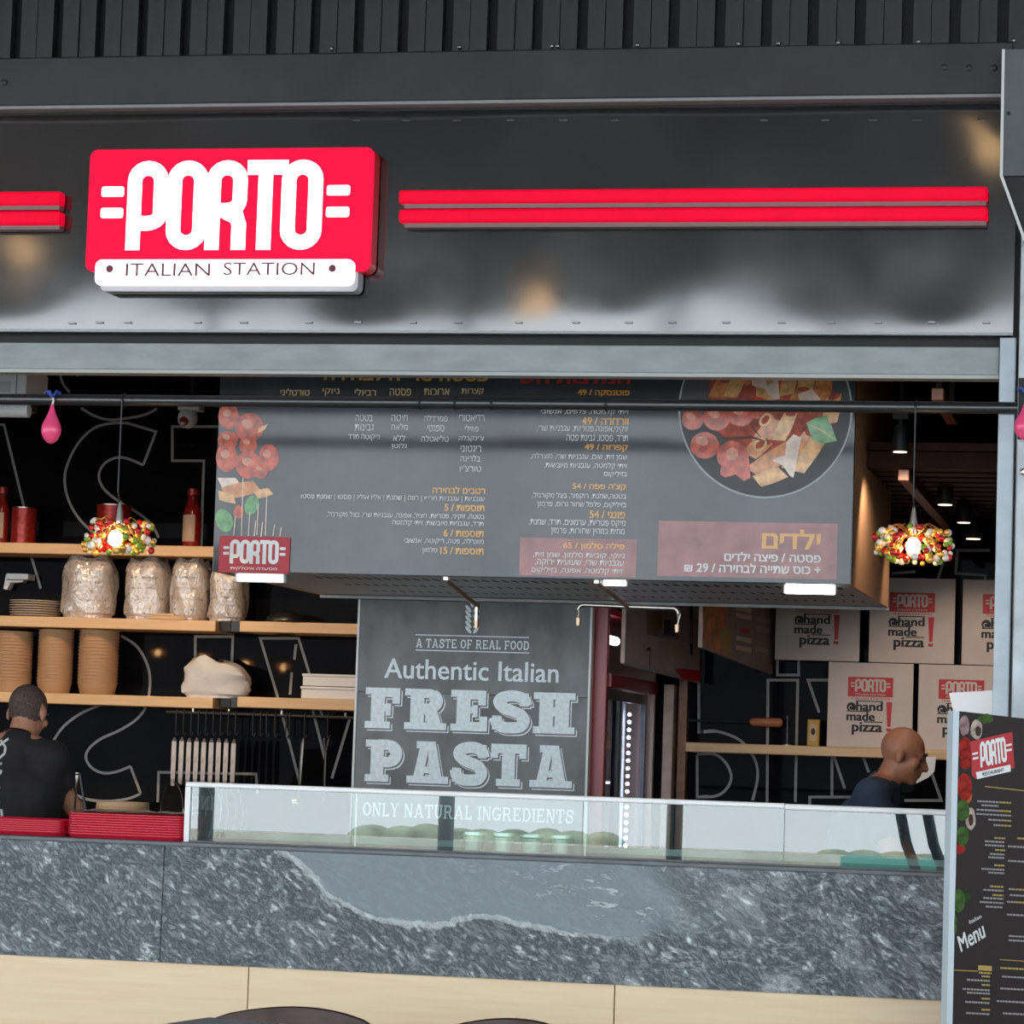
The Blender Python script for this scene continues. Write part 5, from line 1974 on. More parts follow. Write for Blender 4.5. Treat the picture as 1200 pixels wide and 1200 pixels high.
YPB = 3.62
BS = 97.0 * mpp(YPB)
pz_proto = None
rows = [((970, 1), 'pizza box on the pine shelf right of the yellow packet, whole front visible'),
        ((1076, 1), 'pizza box on the pine shelf partly hidden by the menu stand'),
        ((907.5, 2), 'pizza box in the top row cut off by the menu box above'),
        ((1017.5, 2), 'pizza box in the top row between two dark gaps, below the bauble lamp'),
        ((1126.5, 2), 'pizza box in the top row half hidden by the grey jamb')]
for (px, row), lab in rows:
    bx0 = xof(px, 778 if row == 2 else 820, YPB)
    bz = zq + (0.0005 if row == 1 else BS + 0.004)
    loc = Vector((bx0 + BS / 2, YPB + .02, bz))
    if pz_proto is None:
        pz_proto = thing('pizza_box', loc, lab, 'pizza box', 'pizza boxes on the right wall')
        fr = MB().bbox(bx0, bx0 + BS, YPB, YPB + .012, bz, bz + BS, 0.003).build('lid', M_cardboard, pz_proto)
        MB().bbox(bx0 + .004, bx0 + BS - .004, YPB + .0125, YPB + .045, bz + .001, bz + BS - .004, 0.003).build('tray_base', M_cardboard, pz_proto)
        F = yframe(YPB)
        X = lambda u: bx0 + BS * u
        Z = lambda v: bz + BS * v
        logo_block(fr, F, X(.235), Z(.60), X(.765), Z(.83), off=0.001, tone=M_cardboard)
        t = fit(font_polys('ITALIAN STATION', 0.01), X(.28), Z(.565), X(.73), Z(.59))
        MB().flat(t, F, 0.001).build('box_text', M_logo_red, fr)
        for s, a, b, c, d in (('hand', .335, .435, .65, .54), ('made', .225, .315, .56, .42), ('pizza', .29, .15, .65, .30)):
            MB().flat(fit(font_polys(s, 0.035), X(a), Z(b), X(c), Z(d)), F, 0.001).build('box_text', M_print_black, fr)
        MB().flat([ellipse(X(.28), Z(.475), BS * .055, BS * .055)], F, 0.001).build('box_swirl', M_print_black, fr)
        MB().flat(ribbon([(X(.28) + BS * .008 * t * math.cos(t * .9), Z(.475) + BS * .008 * t * math.sin(t * .9)) for t in range(1, 7)], BS * .008), F, 0.0018).build('box_swirl', M_cardboard, fr)
        for a, b, v in ((.33, .65, .548), (.43, .65, .305), (.225, .50, .428)):
            MB().flat([rect(X(a), Z(v - .006), X(b), Z(v + .006))], F, 0.001).build('rule_line', M_print_black, fr)
        MB().flat([[(X(.69), Z(.545)), (X(.76), Z(.545)), (X(.745), Z(.255)), (X(.705), Z(.255))]], F, 0.001).build('exclamation_mark', M_logo_red, fr)
        MB().flat([rect(X(.695), Z(.20), X(.752), Z(.235))], F, 0.001).build('exclamation_mark', M_logo_red, fr)
    else:
        c = copy_tree(pz_proto, None, loc)
        c['label'] = lab

# rolling rod, spike stand, yellow packet
c0, c1, c2 = P(806, 844, 3.6), P(879, 846, 3.6), P(917, 847, 3.6)
rp = thing('long_brush', ((c0.x + c2.x) / 2, 3.6, c1.z), 'black rod with an orange wooden handle fixed above the right-hand shelf', 'brush')
MB().tube([c0, c1], 0.006, 8).build('rod', M_black, rp, True)
MB().tube([c1, c1 + (c2 - c1) * .08, c1 + (c2 - c1) * .5, c1 + (c2 - c1) * .92, c2], [.012, .019, .021, .021, .012], 12).build('handle', M_rolling, rp, True)
for q in (c0 + (c1 - c0) * .3, c1 + (c2 - c1) * .3):
    MB().tube([q, Vector((q.x, YB - .003, q.z))], 0.005, 6).build('wall_peg', M_black, rp)
c = P(922.5, 866, 3.58)
sp = thing('spike_holder', (c.x, 3.58, zq), 'thin metal spike holder standing on the right-hand shelf', 'holder')
MB().lathe([(.022, 0), (.022, .003), (.004, .006)], (c.x, 3.58, zq + .0005), 14).build('foot', M_nickel, sp, True)
MB().tube([(c.x, 3.58, zq + .005), (c.x - .002, 3.58, zof(922, 839, 3.58))], 0.003, 6).build('spike', M_nickel, sp)
x0, x1 = xof(946, 852, 3.6), xof(960, 852, 3.6)
yb = thing('yellow_packet', ((x0 + x1) / 2, 3.62, zq), 'small yellow packet on the shelf left of the pizza boxes', 'packet')
zt = zof(953, 843, 3.6)
MB().bbox(x0, x1, 3.60, 3.64, zq + .0005, zt, 0.004).build('packet_body', M_yellow, yb)
MB().flat([rrect(x0 + .012, zq + .025, x1 - .012, zt - .02, .008)], yframe(3.60), 0.001).build('packet_label', mat('packet_tan', (0.5, 0.34, 0.16), .5), yb)
MB().flat([ellipse((x0 + x1) / 2, (zq + zt) / 2 + .005, .010, .016)], yframe(3.60), 0.002).build('packet_mark', M_print_black, yb)

# ================================================================ CEILING OF THE RIGHT CORNER
cs = struct(MB().box(-1.75, XR, 1.15, YB, 2.80, 2.83).build('ceiling', M_ceil))
n = 12
for i in range(n):
    y0 = 1.2 + (YB - 1.25) * i / n
    MB().box(-1.75, XR, y0, y0 + 0.13, 2.735, 2.799).build('slat', M_ceil, cs)
for px0, px1, y0, y1, z in ((1063, 1168, 490, 622, 2.70),):
    xx = xof(1090, 520, 1.9)
for xx, z, ya, yb_, lab in ((xof(1063, 492, 1.3), 2.715, 1.2, 3.70, 'brown ceiling rail running back over the pizza boxes'),
                            (xof(1112, 450, 0.9), 2.93, 0.35, 1.14, 'brown ceiling rail near the grey jamb'),):
    o = MB().bbox(xx - .022, xx + .022, ya, yb_, z - .03, z + .015, 0.004).build('ceiling_rail', M_rail)
    if z > 2.8:
        MB().box(xx - .01, xx + .01, ya + .05, ya + .07, z + .0155, 3.449).build('rail_hanger', M_black, o)
        MB().box(xx - .01, xx + .01, yb_ - .07, yb_ - .05, z + .0155, 3.449).build('rail_hanger', M_black, o)
    tag(o, lab, 'rail')


def spot(px0, px1, y0, y1, Y, label, ztop):
    a = P((px0 + px1) / 2, y1, Y)
    r = (px1 - px0) / 2 * mpp(Y)
    h = (y1 - y0) * mpp(Y)
    t = thing('spot_lamp', (a.x, Y, a.z), label, 'spotlight', 'ceiling spotlights over the right-hand side')
    MB().lathe([(r, 0.0), (r, h * .35), (r * .88, h * .9), (r * .6, h)], a, 18).build('lamp_body', M_black, t, True)
    MB().lathe([(r * .85, -0.001), (r * .85, -0.004)], a, 18).build('lamp_face', M_spot, t)
    MB().tube([a + Vector((0, 0, h)), Vector((a.x, Y, ztop))], .008, 8).build('stem', M_black, t)
    MB().box(a.x - .03, a.x + .03, Y - .015, Y + .015, a.z + h + .02, a.z + h + .06).build('yoke', M_black, t)
    ld = bpy.data.lights.new('spot_light', 'SPOT')
    ld.energy = 12 if Y < 1.5 else 7
    ld.color = (1.0, 0.80, 0.64)
    ld.spot_size = math.radians(110)
    ld.spot_blend = 0.6
    ld.shadow_soft_size = r * .7
    lo = bpy.data.objects.new('spot_light', ld)
    COL.objects.link(lo)
    lo.parent = t
    lo.location = (0, 0, -0.02)
    lo.rotation_euler = (math.radians(25), 0, 0)


spot(1045.5, 1064, 498, 529, 1.0, 'black spotlight nearest the plywood side of the menu box', 3.449)
spot(1098, 1117, 564, 591, 2.0, 'black spotlight above the gap between two pizza boxes', 2.734)
spot(1121, 1138, 586, 612, 2.5, 'black spotlight in the middle of three over the top pizza boxes', 2.734)
spot(1131, 1150, 610, 631, 3.0, 'black spotlight closest to the back wall', 2.734)
c = P(1081, 542, 1.6)
pn = MB().prism([(c.x - .045, c.z + .04), (c.x + .045, c.z + .045), (c.x + .05, c.z - .0), (c.x + .035, c.z - .045), (c.x - .035, c.z - .045), (c.x - .03, c.z)], 1.6, 1.604).build('paper_tag', M_poster_tan)
MB().tube([(c.x, 1.602, c.z + .0425), (c.x, 1.602, 2.734)], .002, 5).build('string', M_black, pn)
tag(pn, 'small pale paper tag hanging from the slatted ceiling', 'paper tag')



def kitchen_lamp(x, y, label):
    a = Vector((x, y, 3.22))
    t = thing('kitchen_lamp', a, label, 'lamp', 'kitchen ceiling lamps')
    MB().lathe([(.06, 0.0), (.06, .10), (.04, .13)], a, 18).build('lamp_body', M_black, t, True)
    MB().lathe([(.05, -0.001), (.05, -0.004)], a, 18).build('lamp_face', M_spot, t)
    MB().tube([a + Vector((0, 0, .13)), Vector((x, y, 3.449))], .01, 8).build('stem', M_black, t)
    ld = bpy.data.lights.new('lamp_light', 'SPOT')
    ld.energy = 66
    ld.color = (1.0, 0.70, 0.44)
    ld.spot_size = math.radians(96)
    ld.spot_blend = 0.5
    ld.shadow_soft_size = .05
    lo = bpy.data.objects.new('lamp_light', ld)
    COL.objects.link(lo)
    lo.parent = t
    lo.location = (0, 0, -0.02)
    lo.rotation_euler = (math.radians(28), 0, 0)


kitchen_lamp(-5.35, 2.15, 'black ceiling lamp over the plates end of the pine shelves')
kitchen_lamp(-4.35, 2.15, 'black ceiling lamp over the bagged containers')

# ================================================================ AIR CONDITIONER, CAMERA
YAC = 1.15
x0, x1 = xof(-110, 460, YAC), xof(30, 460, YAC)
za, zb_ = zof(15, 485, YAC), 3.10
ac = thing('air_conditioner', ((x0 + x1) / 2, YAC + .15, za), 'white wall air conditioner high in the kitchen corner', 'air conditioner')
zm = zof(15, 464, YAC)
MB().bbox(x0, x1, YAC, YAC + .26, zm, zb_, .01).build('housing', M_plastic_w, ac)
MB().tube([(x0, YAC + .04, (za + zm) / 2 - .02), (x1 + .004, YAC + .04, (za + zm) / 2 - .02)], .028, 14).build('air_flap', M_plastic_w, ac, True)
MB().box(x0, x1 - .02, YAC + .06, YAC + .2, zm - .05, zm - .001).build('outlet', M_black, ac)
MB().box(x1 - .2, x1 - .17, YAC + .1, YAC + .13, zb_ + .001, 3.449).build('hanger', M_black, ac)
xe = xof(16, 450, YAC)
for i in range(12):
    MB().box(xe - .012 - i * .022, xe - .003 - i * .022, YAC - .004, YAC - .0005, zof(8, 440, YAC), zof(8, 430, YAC) + .12).build('louver', mat('louver_grey', (.45, .46, .46), .5), ac)
MB().box(xof(-80, 455, YAC), xof(12, 455, YAC), YAC - .004, YAC - .0005, zof(6, 460, YAC), zof(6, 447, YAC)).build('front_insert', mat('ac_insert', (.5, .52, .51), .4), ac)
MB().box(xof(18.5, 455, YAC), xof(20, 455, YAC), YAC - .003, YAC - .0003, zm, zb_).build('seam', mat('seam_grey', (.3, .3, .3), .5), ac)

c = P(220, 490, 3.3)
cc = thing('security_camera', (c.x, 3.3, c.z - .05), 'white security camera with red lens above the tomato bottle', 'camera')
MB().sphere((c.x, 3.3, c.z), .048, 18, 12, (1, 1.1, 1.05)).build('dome_body', M_plastic_w, cc, True)
MB().lathe([(.024, 0), (.02, -.012), (.006, -.014)], (c.x - .004, 3.258, c.z - .018), 16, 'Y').build('lens', mat('red_lens', (.25, .02, .015), .15), cc, True)
MB().bbox(c.x - .045, c.x + .065, 3.27, 3.36, c.z + .035, c.z + .065, .006).build('bracket', M_plastic_w, cc)
MB().tube([(c.x + .01, 3.32, c.z + .06), (c.x + .01, 3.32, 3.449)], .012, 8).build('bracket_stem', M_black, cc)

# ================================================================ PENDANTS WITH BAUBLES
def pendant(px_w, py_c, label):
    x = xof(px_w, py_c, -0.02)
    zc = zof(px_w, py_c, -0.02)
    t = thing('bauble_pendant', (x, -0.02, zc), label, 'pendant lamp', 'bauble pendant lamps on the pipe')
    MB().tube([(x, -.0482, zp), (x, -.0482, zc + .16), (x, -.02, zc + .12)], .0028, 6).build('cord', M_steel, t)
    MB().tube([(x, -.0495, zp - .0), (x - .01, -.0495, zp + .012)], .004, 6).build('cord_knot', M_black, t)
    MB().tube([(x, -.02 + .0245 * math.cos(a * math.pi / 8), zp + .0245 * math.sin(a * math.pi / 8)) for a in range(16)], .003, 6, False, True).build('cord_loop', M_black, t, True)
    MB().lathe([(.004, .13), (.008, .11), (.016, .06), (.02, .035), (.018, .03)], (x, -.02, zc), 14).build('socket', M_nickel, t, True)
    bz = zc - .012
    MB().sphere((x + .004, -.065, bz), .026, 16, 12, (1, 1, 1.15)).build('bulb', M_bulb, t, True)
    wr = MB()
    for i in range(26):
        a = i * 2.39996
        p0 = Vector((x, -.02, zc + .02))
        p2 = Vector((x + .125 * math.cos(a) * random.uniform(.6, 1), -.02 + .10 * math.sin(a) * random.uniform(.6, 1), zc + random.uniform(-.06, .05)))
        p1 = (p0 + p2) / 2 + Vector((0, 0, .04))
        wr.tube([p0, p1, p2], .0018, 4, False)
    wr.build('wire', M_wire, t)
    meshes = {}
    for i in range(140):
        for _ in range(30):
            a = random.uniform(0, 2 * math.pi)
            rr = random.uniform(.35, 1.0) ** .6
            u = Vector((.138 * rr * math.cos(a), .10 * rr * math.sin(a), random.uniform(-.078, .070) * (1.1 - rr * .4)))
            if not (abs(u.x - .004) < .036 and u.y < .0 and abs(u.z + .012) < .036):
                break
        r = random.choice((.0095, .011, .0125, .0135))
        m = random.choice((B_RED, B_RED, B_WHITE, B_WHITE, B_WHITE, B_GREEN, B_GREEN, B_GOLD, B_GOLD))
        key = (r, m.name)
        c = Vector((x, -.02, zc)) + u
        if key not in meshes:
            o = MB().sphere(c, r, 10, 7).build('bauble', m, t, 'all')
            meshes[key] = o.data
        else:
            o = bpy.data.objects.new('bauble', meshes[key])
            COL.objects.link(o)
            o.parent = t
            o.location = c - Vector((0, 0, r)) - ORG[t]
    return t


pendant(139, 628, 'lit pendant wrapped in red, white and green baubles in front of the pine shelves')
pendant(1070, 637, 'lit pendant with red, white and green baubles beside the plywood box end')


# ================================================================ BALLOONS
def balloon(px, ptop, pbot, wpx, Y, zatt, label):
    x = xof(px, (ptop + pbot) / 2, Y)
    zt, zb = zof(px, ptop, Y), zof(px, pbot, Y)
    h = zt - zb
    r = wpx / 2 * mpp(Y)
    t = thing('balloon', (x, Y, zb), label, 'balloon', 'pink balloons')
    prof = [(.002, 0), (r * .35, h * .025), (r * .72, h * .11), (r * .95, h * .25), (r, h * .36), (r * .93, h * .48), (r * .72, h * .6), (r * .48, h * .72), (r * .32, h * .83), (r * .2, h * .93), (r * .15, h)]
    MB().lathe(prof, (x, Y, zb), 24).build('balloon_skin', M_balloon, t, True)
    MB().tube([(x, Y, zt - .004), (x + .004, Y, zt + .016), (x, Y - .002, zatt)], .004, 6).build('tied_neck', M_paper, t)
    rb = MB()
    for s, q in ((-1, .03), (1, .032), (-.4, .04)):
        rb.tube([(x, Y - .004, zatt), (x + s * q * .6, Y - .008, zatt + .022), (x + s * q, Y - .004, zatt + .012)], .006, 5)
    rb.build('ribbon_bow', M_ribbon, t, True)
    return t


balloon(60.3, 474, 520, 24.5, -0.055, zp + .005, 'pink balloon tied with a blue ribbon to the pipe near the air conditioner')
balloon(1202, 470, 516, 26, -0.10, zof(1202, 462, -.1), 'pink balloon hanging at the slot of the grey column')

# ================================================================ PEOPLE
from mathutils.bvhtree import BVHTree


def capsule(mb, a, b, ra, rb, n=14):
    a, b = Vector(a), Vector(b)
    mb.sphere(a, ra, n, 10)
    mb.sphere(b, rb, n, 10)
    mb.tube([a, b], [ra, rb], n)


def fuse(mb, voxel, smooth_it=4):
    me = bpy.data.meshes.new('tmp_body')
    me.from_pydata([tuple(v) for v in mb.v], [], mb.f)
    ob = bpy.data.objects.new('tmp_body', me)
    COL.objects.link(ob)
    r = ob.modifiers.new('r', 'REMESH')
    r.mode = 'VOXEL'
    r.voxel_size = voxel
    s = ob.modifiers.new('s', 'SMOOTH')
    s.iterations = smooth_it
    s.factor = 0.5
    dg = bpy.context.evaluated_depsgraph_get()
    out = bpy.data.meshes.new_from_object(ob.evaluated_get(dg))
    vs = [v.co.copy() for v in out.vertices]
    fs = [tuple(p.vertices) for p in out.polygons]
    bpy.data.objects.remove(ob)
    bpy.data.meshes.remove(me)
    bpy.data.meshes.remove(out)
    return vs, fs


def hand(mb, wrist, direc, palm_n):
    """palm and five bent fingers; direc = forearm direction, palm_n = palm normal"""
    d = direc.normalized()
    n = (palm_n - d * palm_n.dot(d)).normalized()
    s = d.cross(n)
    c = wrist + d * .05
    for k in range(-2, 3):
        capsule(mb, wrist + s * (k * .006), wrist + d * .085 + s * (k * .0165), .014, .0125, 8)
    for k, ln in zip((-1.5, -.5, .5, 1.5), (.062, .075, .08, .07)):
        p0 = wrist + d * .085 + s * (k * .019)
        p1 = p0 + (d * .9 + n * .35).normalized() * ln * .5
        p2 = p1 + (d * .45 + n * .9).normalized() * ln * .5
        capsule(mb, p0, p1, .0095, .0085, 8)
        capsule(mb, p1, p2, .0085, .0075, 8)
    p0 = wrist + d * .03 + s * .03
    p1 = p0 + (d * .7 + s * .6 + n * .3).normalized() * .04
    p2 = p1 + (d * .9 + n * .4).normalized() * .03
    capsule(mb, p0, p1, .013, .0105, 8)
    capsule(mb, p1, p2, .0105, .0085, 8)


def person(label, base, yaw, J, skin, hair, shirt, head_tilt, head_turn, hairline):
    """J: joints in the person's own frame (x right, y forward, z up)"""
    Rz = Matrix.Rotation(yaw, 3, 'Z')
    base = Vector(base)
    T = lambda p: base + Rz @ Vector(p)
    t = thing('person', base, label, 'person')
    mb = MB()
    # legs
    for s in (-1, 1):
        hip, kn, an = T((s * .10, 0, .93)), T((s * .11, .02, .50)), T((s * .11, -.02, .09))
        capsule(mb, hip, kn, .088, .060)
        capsule(mb, kn, an, .058, .040)
        capsule(mb, an + Rz @ Vector((0, -.03, -.045)), an + Rz @ Vector((0, .17, -.055)), .042, .034)
    pel, wai, che, nb = [T(J[k]) for k in ('pelvis', 'waist', 'chest', 'neck')]
    capsule(mb, pel, wai, .135, .13)
    capsule(mb, wai, che, .13, .145)
    for s in (-1, 1):
        capsule(mb, pel, pel + Rz @ Vector((s * .07, 0, -.03)), .12, .11)
        q = che + Rz @ Vector((s * .07, 0, 0))
        capsule(mb, wai, q, .12, .125)
        sh = T(J['sh_r' if s > 0 else 'sh_l'])
        capsule(mb, q, sh, .11, .068)
        capsule(mb, nb, sh, .055, .062)
        el, wr = T(J['el_r' if s > 0 else 'el_l']), T(J['wr_r' if s > 0 else 'wr_l'])
        capsule(mb, sh, el, .056, .043)
        capsule(mb, el, el + (wr - el) * .35, .043, .043)
        capsule(mb, el + (wr - el) * .35, wr, .043, .028)
        hand(mb, wr, wr - el, Rz @ Vector((-s * .5, 0, -1)))
    hc = T(J['head'])
    capsule(mb, nb + Vector((0, 0, -.03)), nb + (hc - nb) * .6, .062, .056)
    # head in its own tilted frame
    H = Rz @ Matrix.Rotation(head_turn, 3, 'Z') @ Matrix.Rotation(-head_tilt, 3, 'X')
    hp = lambda p: hc + H @ Vector(p)
    mb.sphere(hp((0, -.012, .028)), 1, 20, 14, (.077, .094, .088), H)
    mb.sphere(hp((0, .022, -.035)), 1, 18, 12, (.060, .070, .078), H)
    mb.sphere(hp((0, .060, -.088)), 1, 12, 8, (.030, .026, .024), H)      # chin
    mb.sphere(hp((0, .074, .022)), 1, 12, 8, (.050, .020, .014), H)       # brow
    capsule(mb, hp((0, .088, .006)), hp((0, .106, -.030)), .0095, .0135, 10)  # nose
    mb.sphere(hp((.012, .094, -.034)), .010, 8, 6)
    mb.sphere(hp((-.012, .094, -.034)), .010, 8, 6)
    mb.sphere(hp((0, .086, -.058)), 1, 12, 8, (.024, .010, .006), H)      # upper lip
    mb.sphere(hp((0, .084, -.068)), 1, 12, 8, (.021, .010, .007), H)      # lower lip
    for s in (-1, 1):
        mb.sphere(hp((s * .080, -.008, -.008)), 1, 10, 8, (.012, .020, .032), H)   # ears
        mb.sphere(hp((s * .046, .058, -.02)), 1, 10, 8, (.026, .024, .022), H)     # cheeks
    vs, fs = fuse(mb, .0075, 3)
    Hi = H.inverted()
    zsh = base.z
    fm = []
    for f in fs:
        c = sum((vs[i] for i in f), Vector()) / len(f)
        q = Hi @ (c - hc)
        if c.z > hc.z - .16 and hairline(q):
            fm.append(1)
        elif c.z < base.z + .07:
            fm.append(3)
        elif c.z < pel.z + .06:
            fm.append(2)
        else:
            fm.append(0)
    # keep hands skin-coloured even when they hang low
    for i, f in enumerate(fs):
        if fm[i] == 2:
            c = vs[f[0]]
            for k in ('wr_r', 'wr_l'):
                if (c - T(J[k])).length < .2 and c.z > .75 and abs((Rz.inverted() @ (c - base)).y) > .17:
                    fm[i] = 0
    body = link_mesh('body', vs, fs, [skin, hair, M_trouser, M_shoe], fm, t, 'all')
    for s in (-1, 1):
        e = MB().sphere(hp((s * .031, .0680, .004)), .0115, 10, 8)
        e.build('eye', mat('eye_white', (.22, .17, .14), .4), body, 'all')
        MB().sphere(hp((s * .031, .0768, .000)), .0048, 8, 6).build('pupil', M_print_black, body, 'all')
        MB().tube([hp((s * .014, .092, .026)), hp((s * .034, .090, .033)), hp((s * .052, .076, .026))], .0042, 6).build('eyebrow', hair, body, True)
    # t-shirt
    mb = MB()
    capsule(mb, pel + Vector((0, 0, -.02)), wai, .15, .148)
    capsule(mb, wai, che, .148, .158)
    capsule(mb, che, nb + Vector((0, 0, -.022)), .15, .080)
    for s in (-1, 1):
        capsule(mb, pel + Rz @ Vector((s * .07, 0, -.02)), pel + Rz @ Vector((s * .06, 0, .05)), .13, .13)
        q = che + Rz @ Vector((s * .07, 0, 0))
        capsule(mb, wai, q, .136, .14)
        sh = T(J['sh_r' if s > 0 else 'sh_l'])
        capsule(mb, q, sh, .122, .080)
        capsule(mb, nb + Vector((0, 0, -.022)), sh, .062, .074)
        el = T(J['el_r' if s > 0 else 'el_l'])
        m_ = sh + (el - sh) * .42
        capsule(mb, sh, m_, .074, .064)
        mb.tube([m_, m_ + (el - sh).normalized() * .065], [.066, .070], 16)
    vs2, fs2 = fuse(mb, .011, 3)
    rnd = random.Random(3)
    so = link_mesh('tshirt', vs2, fs2, shirt, None, t, 'all')
    return t, so, (vs2, fs2), nb, hp


# man in black seen from behind
YL = 1.20
hx = xof(27, 833, YL)
hz = zof(27, 835, YL)
bxm = xof(20, 900, YL)
dx = hx - bxm
zn = zof(24, 868, YL)
JL = dict(pelvis=(0, .0, .98), waist=(0, .01, 1.14), chest=(0, .0, 1.34), neck=(dx * .6, -.01, zn), head=(dx, .055, hz),
          sh_r=(xof(60, 888, YL) - bxm, .0, zof(60, 889, YL)), el_r=(xof(66, 925, YL) - bxm, .10, zof(66, 929, YL) - .01), wr_r=(xof(88, 960, YL) - bxm, .22, zof(88, 966, YL) - .04),
          sh_l=(-.19, .0, zof(60, 889, YL)), el_l=(-.24, .12, 1.22), wr_l=(-.04, .30, 1.17))
man1, shirt1, (sv, sf), nb1, hp1 = person('man with buzzed dark hair in a black T-shirt, back turned, behind the trays', (bxm, YL, 0), 0, JL, M_skin1, M_hair, M_shirt1, .38, -.15,
                                     lambda q: q.z > -.045 + .35 * max(0, q.y + .02) * 1.6 and q.y < .07 and not (abs(q.x) > .074 and q.z < .03))
# script print on the shirt's back, laid on the cloth
bv = BVHTree.FromPolygons([tuple(v) for v in sv], [tuple(f) for f in sf])


def on_cloth(px, py):
    d = (_fw + _r2 * ((px - 600) / F_PX) - _u2 * ((py - 600) / F_PX)).normalized()
    h = bv.ray_cast(CAM, d)
    return (h[0] + h[1] * .003) if h[0] is not None else None


for st in ([(-22, 872), (-10, 868), (0, 874), (14, 863)], [(2, 868), (7, 876), (6, 883), (0, 889), (-10, 891)], [(-14, 897), (-4, 899), (5, 893)], [(-12, 908), (-4, 902), (2, 904), (-1, 909)],
           [(-16, 925), (-6, 926), (2, 921)], [(-14, 934), (2, 933)], [(-10, 942), (3, 941)], [(-14, 957), (-4, 950), (2, 949), (3, 960), (-8, 962)]):
    pts = []
    for i in range(len(st) - 1):
        for k in range(4):
            q = on_cloth(st[i][0] + (st[i + 1][0] - st[i][0]) * k / 4, st[i][1] + (st[i + 1][1] - st[i][1]) * k / 4)
            if q:
                pts.append(q)
    if len(pts) > 2:
        MB().tube(pts, .0055, 6).build('script_stroke', M_shirt_print, shirt1, True)
# thin neck chain
pts = [hp1((.062 * math.sin(a), -.035 - .05 * math.cos(a), -.105)) for a in [math.radians(x) for x in range(-80, 81, 16)]]
MB().tube(pts, .003, 6).build('neck_chain', M_chrome, man1, True)

# man in navy, profile to the right
YN = 2.2
hx, hz = xof(1059, 884, YN), zof(1059, 885, YN)
bxm = xof(1018, 930, YN)
fw_ = hx - bxm
zsn = zof(1030, 917, YN)
JR = dict(pelvis=(0, -.06, .93), waist=(0, -.05, 1.08), chest=(0, .0, 1.30), neck=(0, fw_ * .42, zsn), head=(0, fw_, hz),
          sh_r=(.18, .03, zsn - .055), el_r=(.22, .14, 1.17), wr_r=(.12, .36, 1.10),
          sh_l=(-.18, .03, zsn - .055), el_l=(-.22, .14, 1.17), wr_l=(-.12, .36, 1.10))
person('shaven-headed man in a navy T-shirt looking down behind the glass case', (bxm, YN, 0), -math.pi / 2, JR, M_skin2, M_hair2, M_shirt2, .28, 0,
       lambda q: False)

# work table for the kitchen side
o = thing('prep_table', (-4.2, 2.55, 0), 'low steel prep table behind the man in black', 'table')
MB().bbox(-5.4, -3.55, 1.75, 2.25, .86, .90, .004).build('table_top', M_nickel, o)
for x in (-5.36, -3.6):
    for y in (1.8, 2.2):
        MB().box(x - .02, x + .02, y - .02, y + .02, 0, .859).build('leg', M_nickel, o)

# white till screen on the counter by the jamb
YT = 0.40
q = pxpoly([(1112, 812), (1180, 808), (1180, 838), (1117, 834)], YT)
till = thing('till_screen', ((q[0][0] + q[1][0]) / 2, YT, Z_C), 'white till screen on the counter beside the grey jamb', 'screen')
MB().prism(q, YT, YT + .03).build('screen_back', M_white, till)
cx = (q[0][0] + q[1][0]) / 2 + .03
MB().box(cx - .02, cx + .02, YT + .006, YT + .024, Z_C + .012, q[3][1] + .003).build('screen_neck', M_white, till)
MB().bbox(cx - .08, cx + .08, YT - .06, YT + .1, Z_C + .0005, Z_C + .0118, .003).build('screen_foot', M_white, till)

# white paper sheet by the man's face, hung under the shelf
q = pxpoly([(1078, 887), (1097, 887), (1095, 904), (1088, 911), (1074, 918), (1071, 905), (1075, 897)], 3.3)
o = MB().prism(q, 3.3, 3.306).build('paper_sheet', M_paper)
MB().tube([(q[0][0] + .03, 3.303, q[0][1]), (q[0][0] + .03, 3.47, zq - .046)], .002, 5).build('string', M_black, o)
tag(o, 'white paper sheet hanging under the shelf in front of the man in navy', 'paper')

# ================================================================ MENU STAND
A = Vector((xof(1109, 1000, -.62), -.62, 0))
ang = math.radians(42)
vs_ = VPlane(A, A + Vector((math.cos(ang), math.sin(ang), 0)))
st = thing('menu_stand', (A.x + .2, A.y + .15, 0), 'tall menu stand with dark printed poster in front of the counter end', 'menu stand')
uE = .62
zt0 = vs_.uv(1117, 833)[1]
fl = [vs_.uv(1117.5, 833), vs_.uv(1124.5, 834), vs_.uv(1118.5, 1090)]
ux0 = (vs_.uv(1117.5, 833)[0] + vs_.uv(1109.5, 1170)[0]) / 2
ux1 = (vs_.uv(1125, 834)[0] + vs_.uv(1116, 1170)[0]) / 2
vs_.slab([(ux0, .0), (ux1, .0), (ux1, zt0), (ux0, zt0)], .03).build('frame_post', M_stand_frame, st)
ztr = vs_.uv(1200, 842)[1]
uR = vs_.uv(1200, 842)[0]
slope = (ztr - zt0) / (uR - ux1)
zE = zt0 + slope * (uE - ux1)
poster = vs_.slab([(ux1 + .001, .10), (uE, .10), (uE, zE), (ux1 + .001, zt0)], .02).build('poster_board', M_poster, st)
vs_.slab([(uE + .001, 0), (uE + .03, 0), (uE + .03, zE), (uE + .001, zE)], .03).build('frame_post', M_stand_frame, st)
vs_.slab([(ux0 - .05, 0), (uE + .08, 0), (uE + .08, .03), (ux0 - .05, .03)], .25).build('foot_bar', M_stand_frame, st)


def sp_(pts, m, off=.001, name='printed_shape'):
    MB().flat([vs_.poly(pts)], vs_.frame, off).build(name, m, poster)


# tilted logo
lg = [(1137, 869), (1186, 857.5), (1188.5, 900), (1149, 909), (1143, 913), (1138.5, 908)]
sp_(lg, M_logo_red, .0015, 'logo_plate')


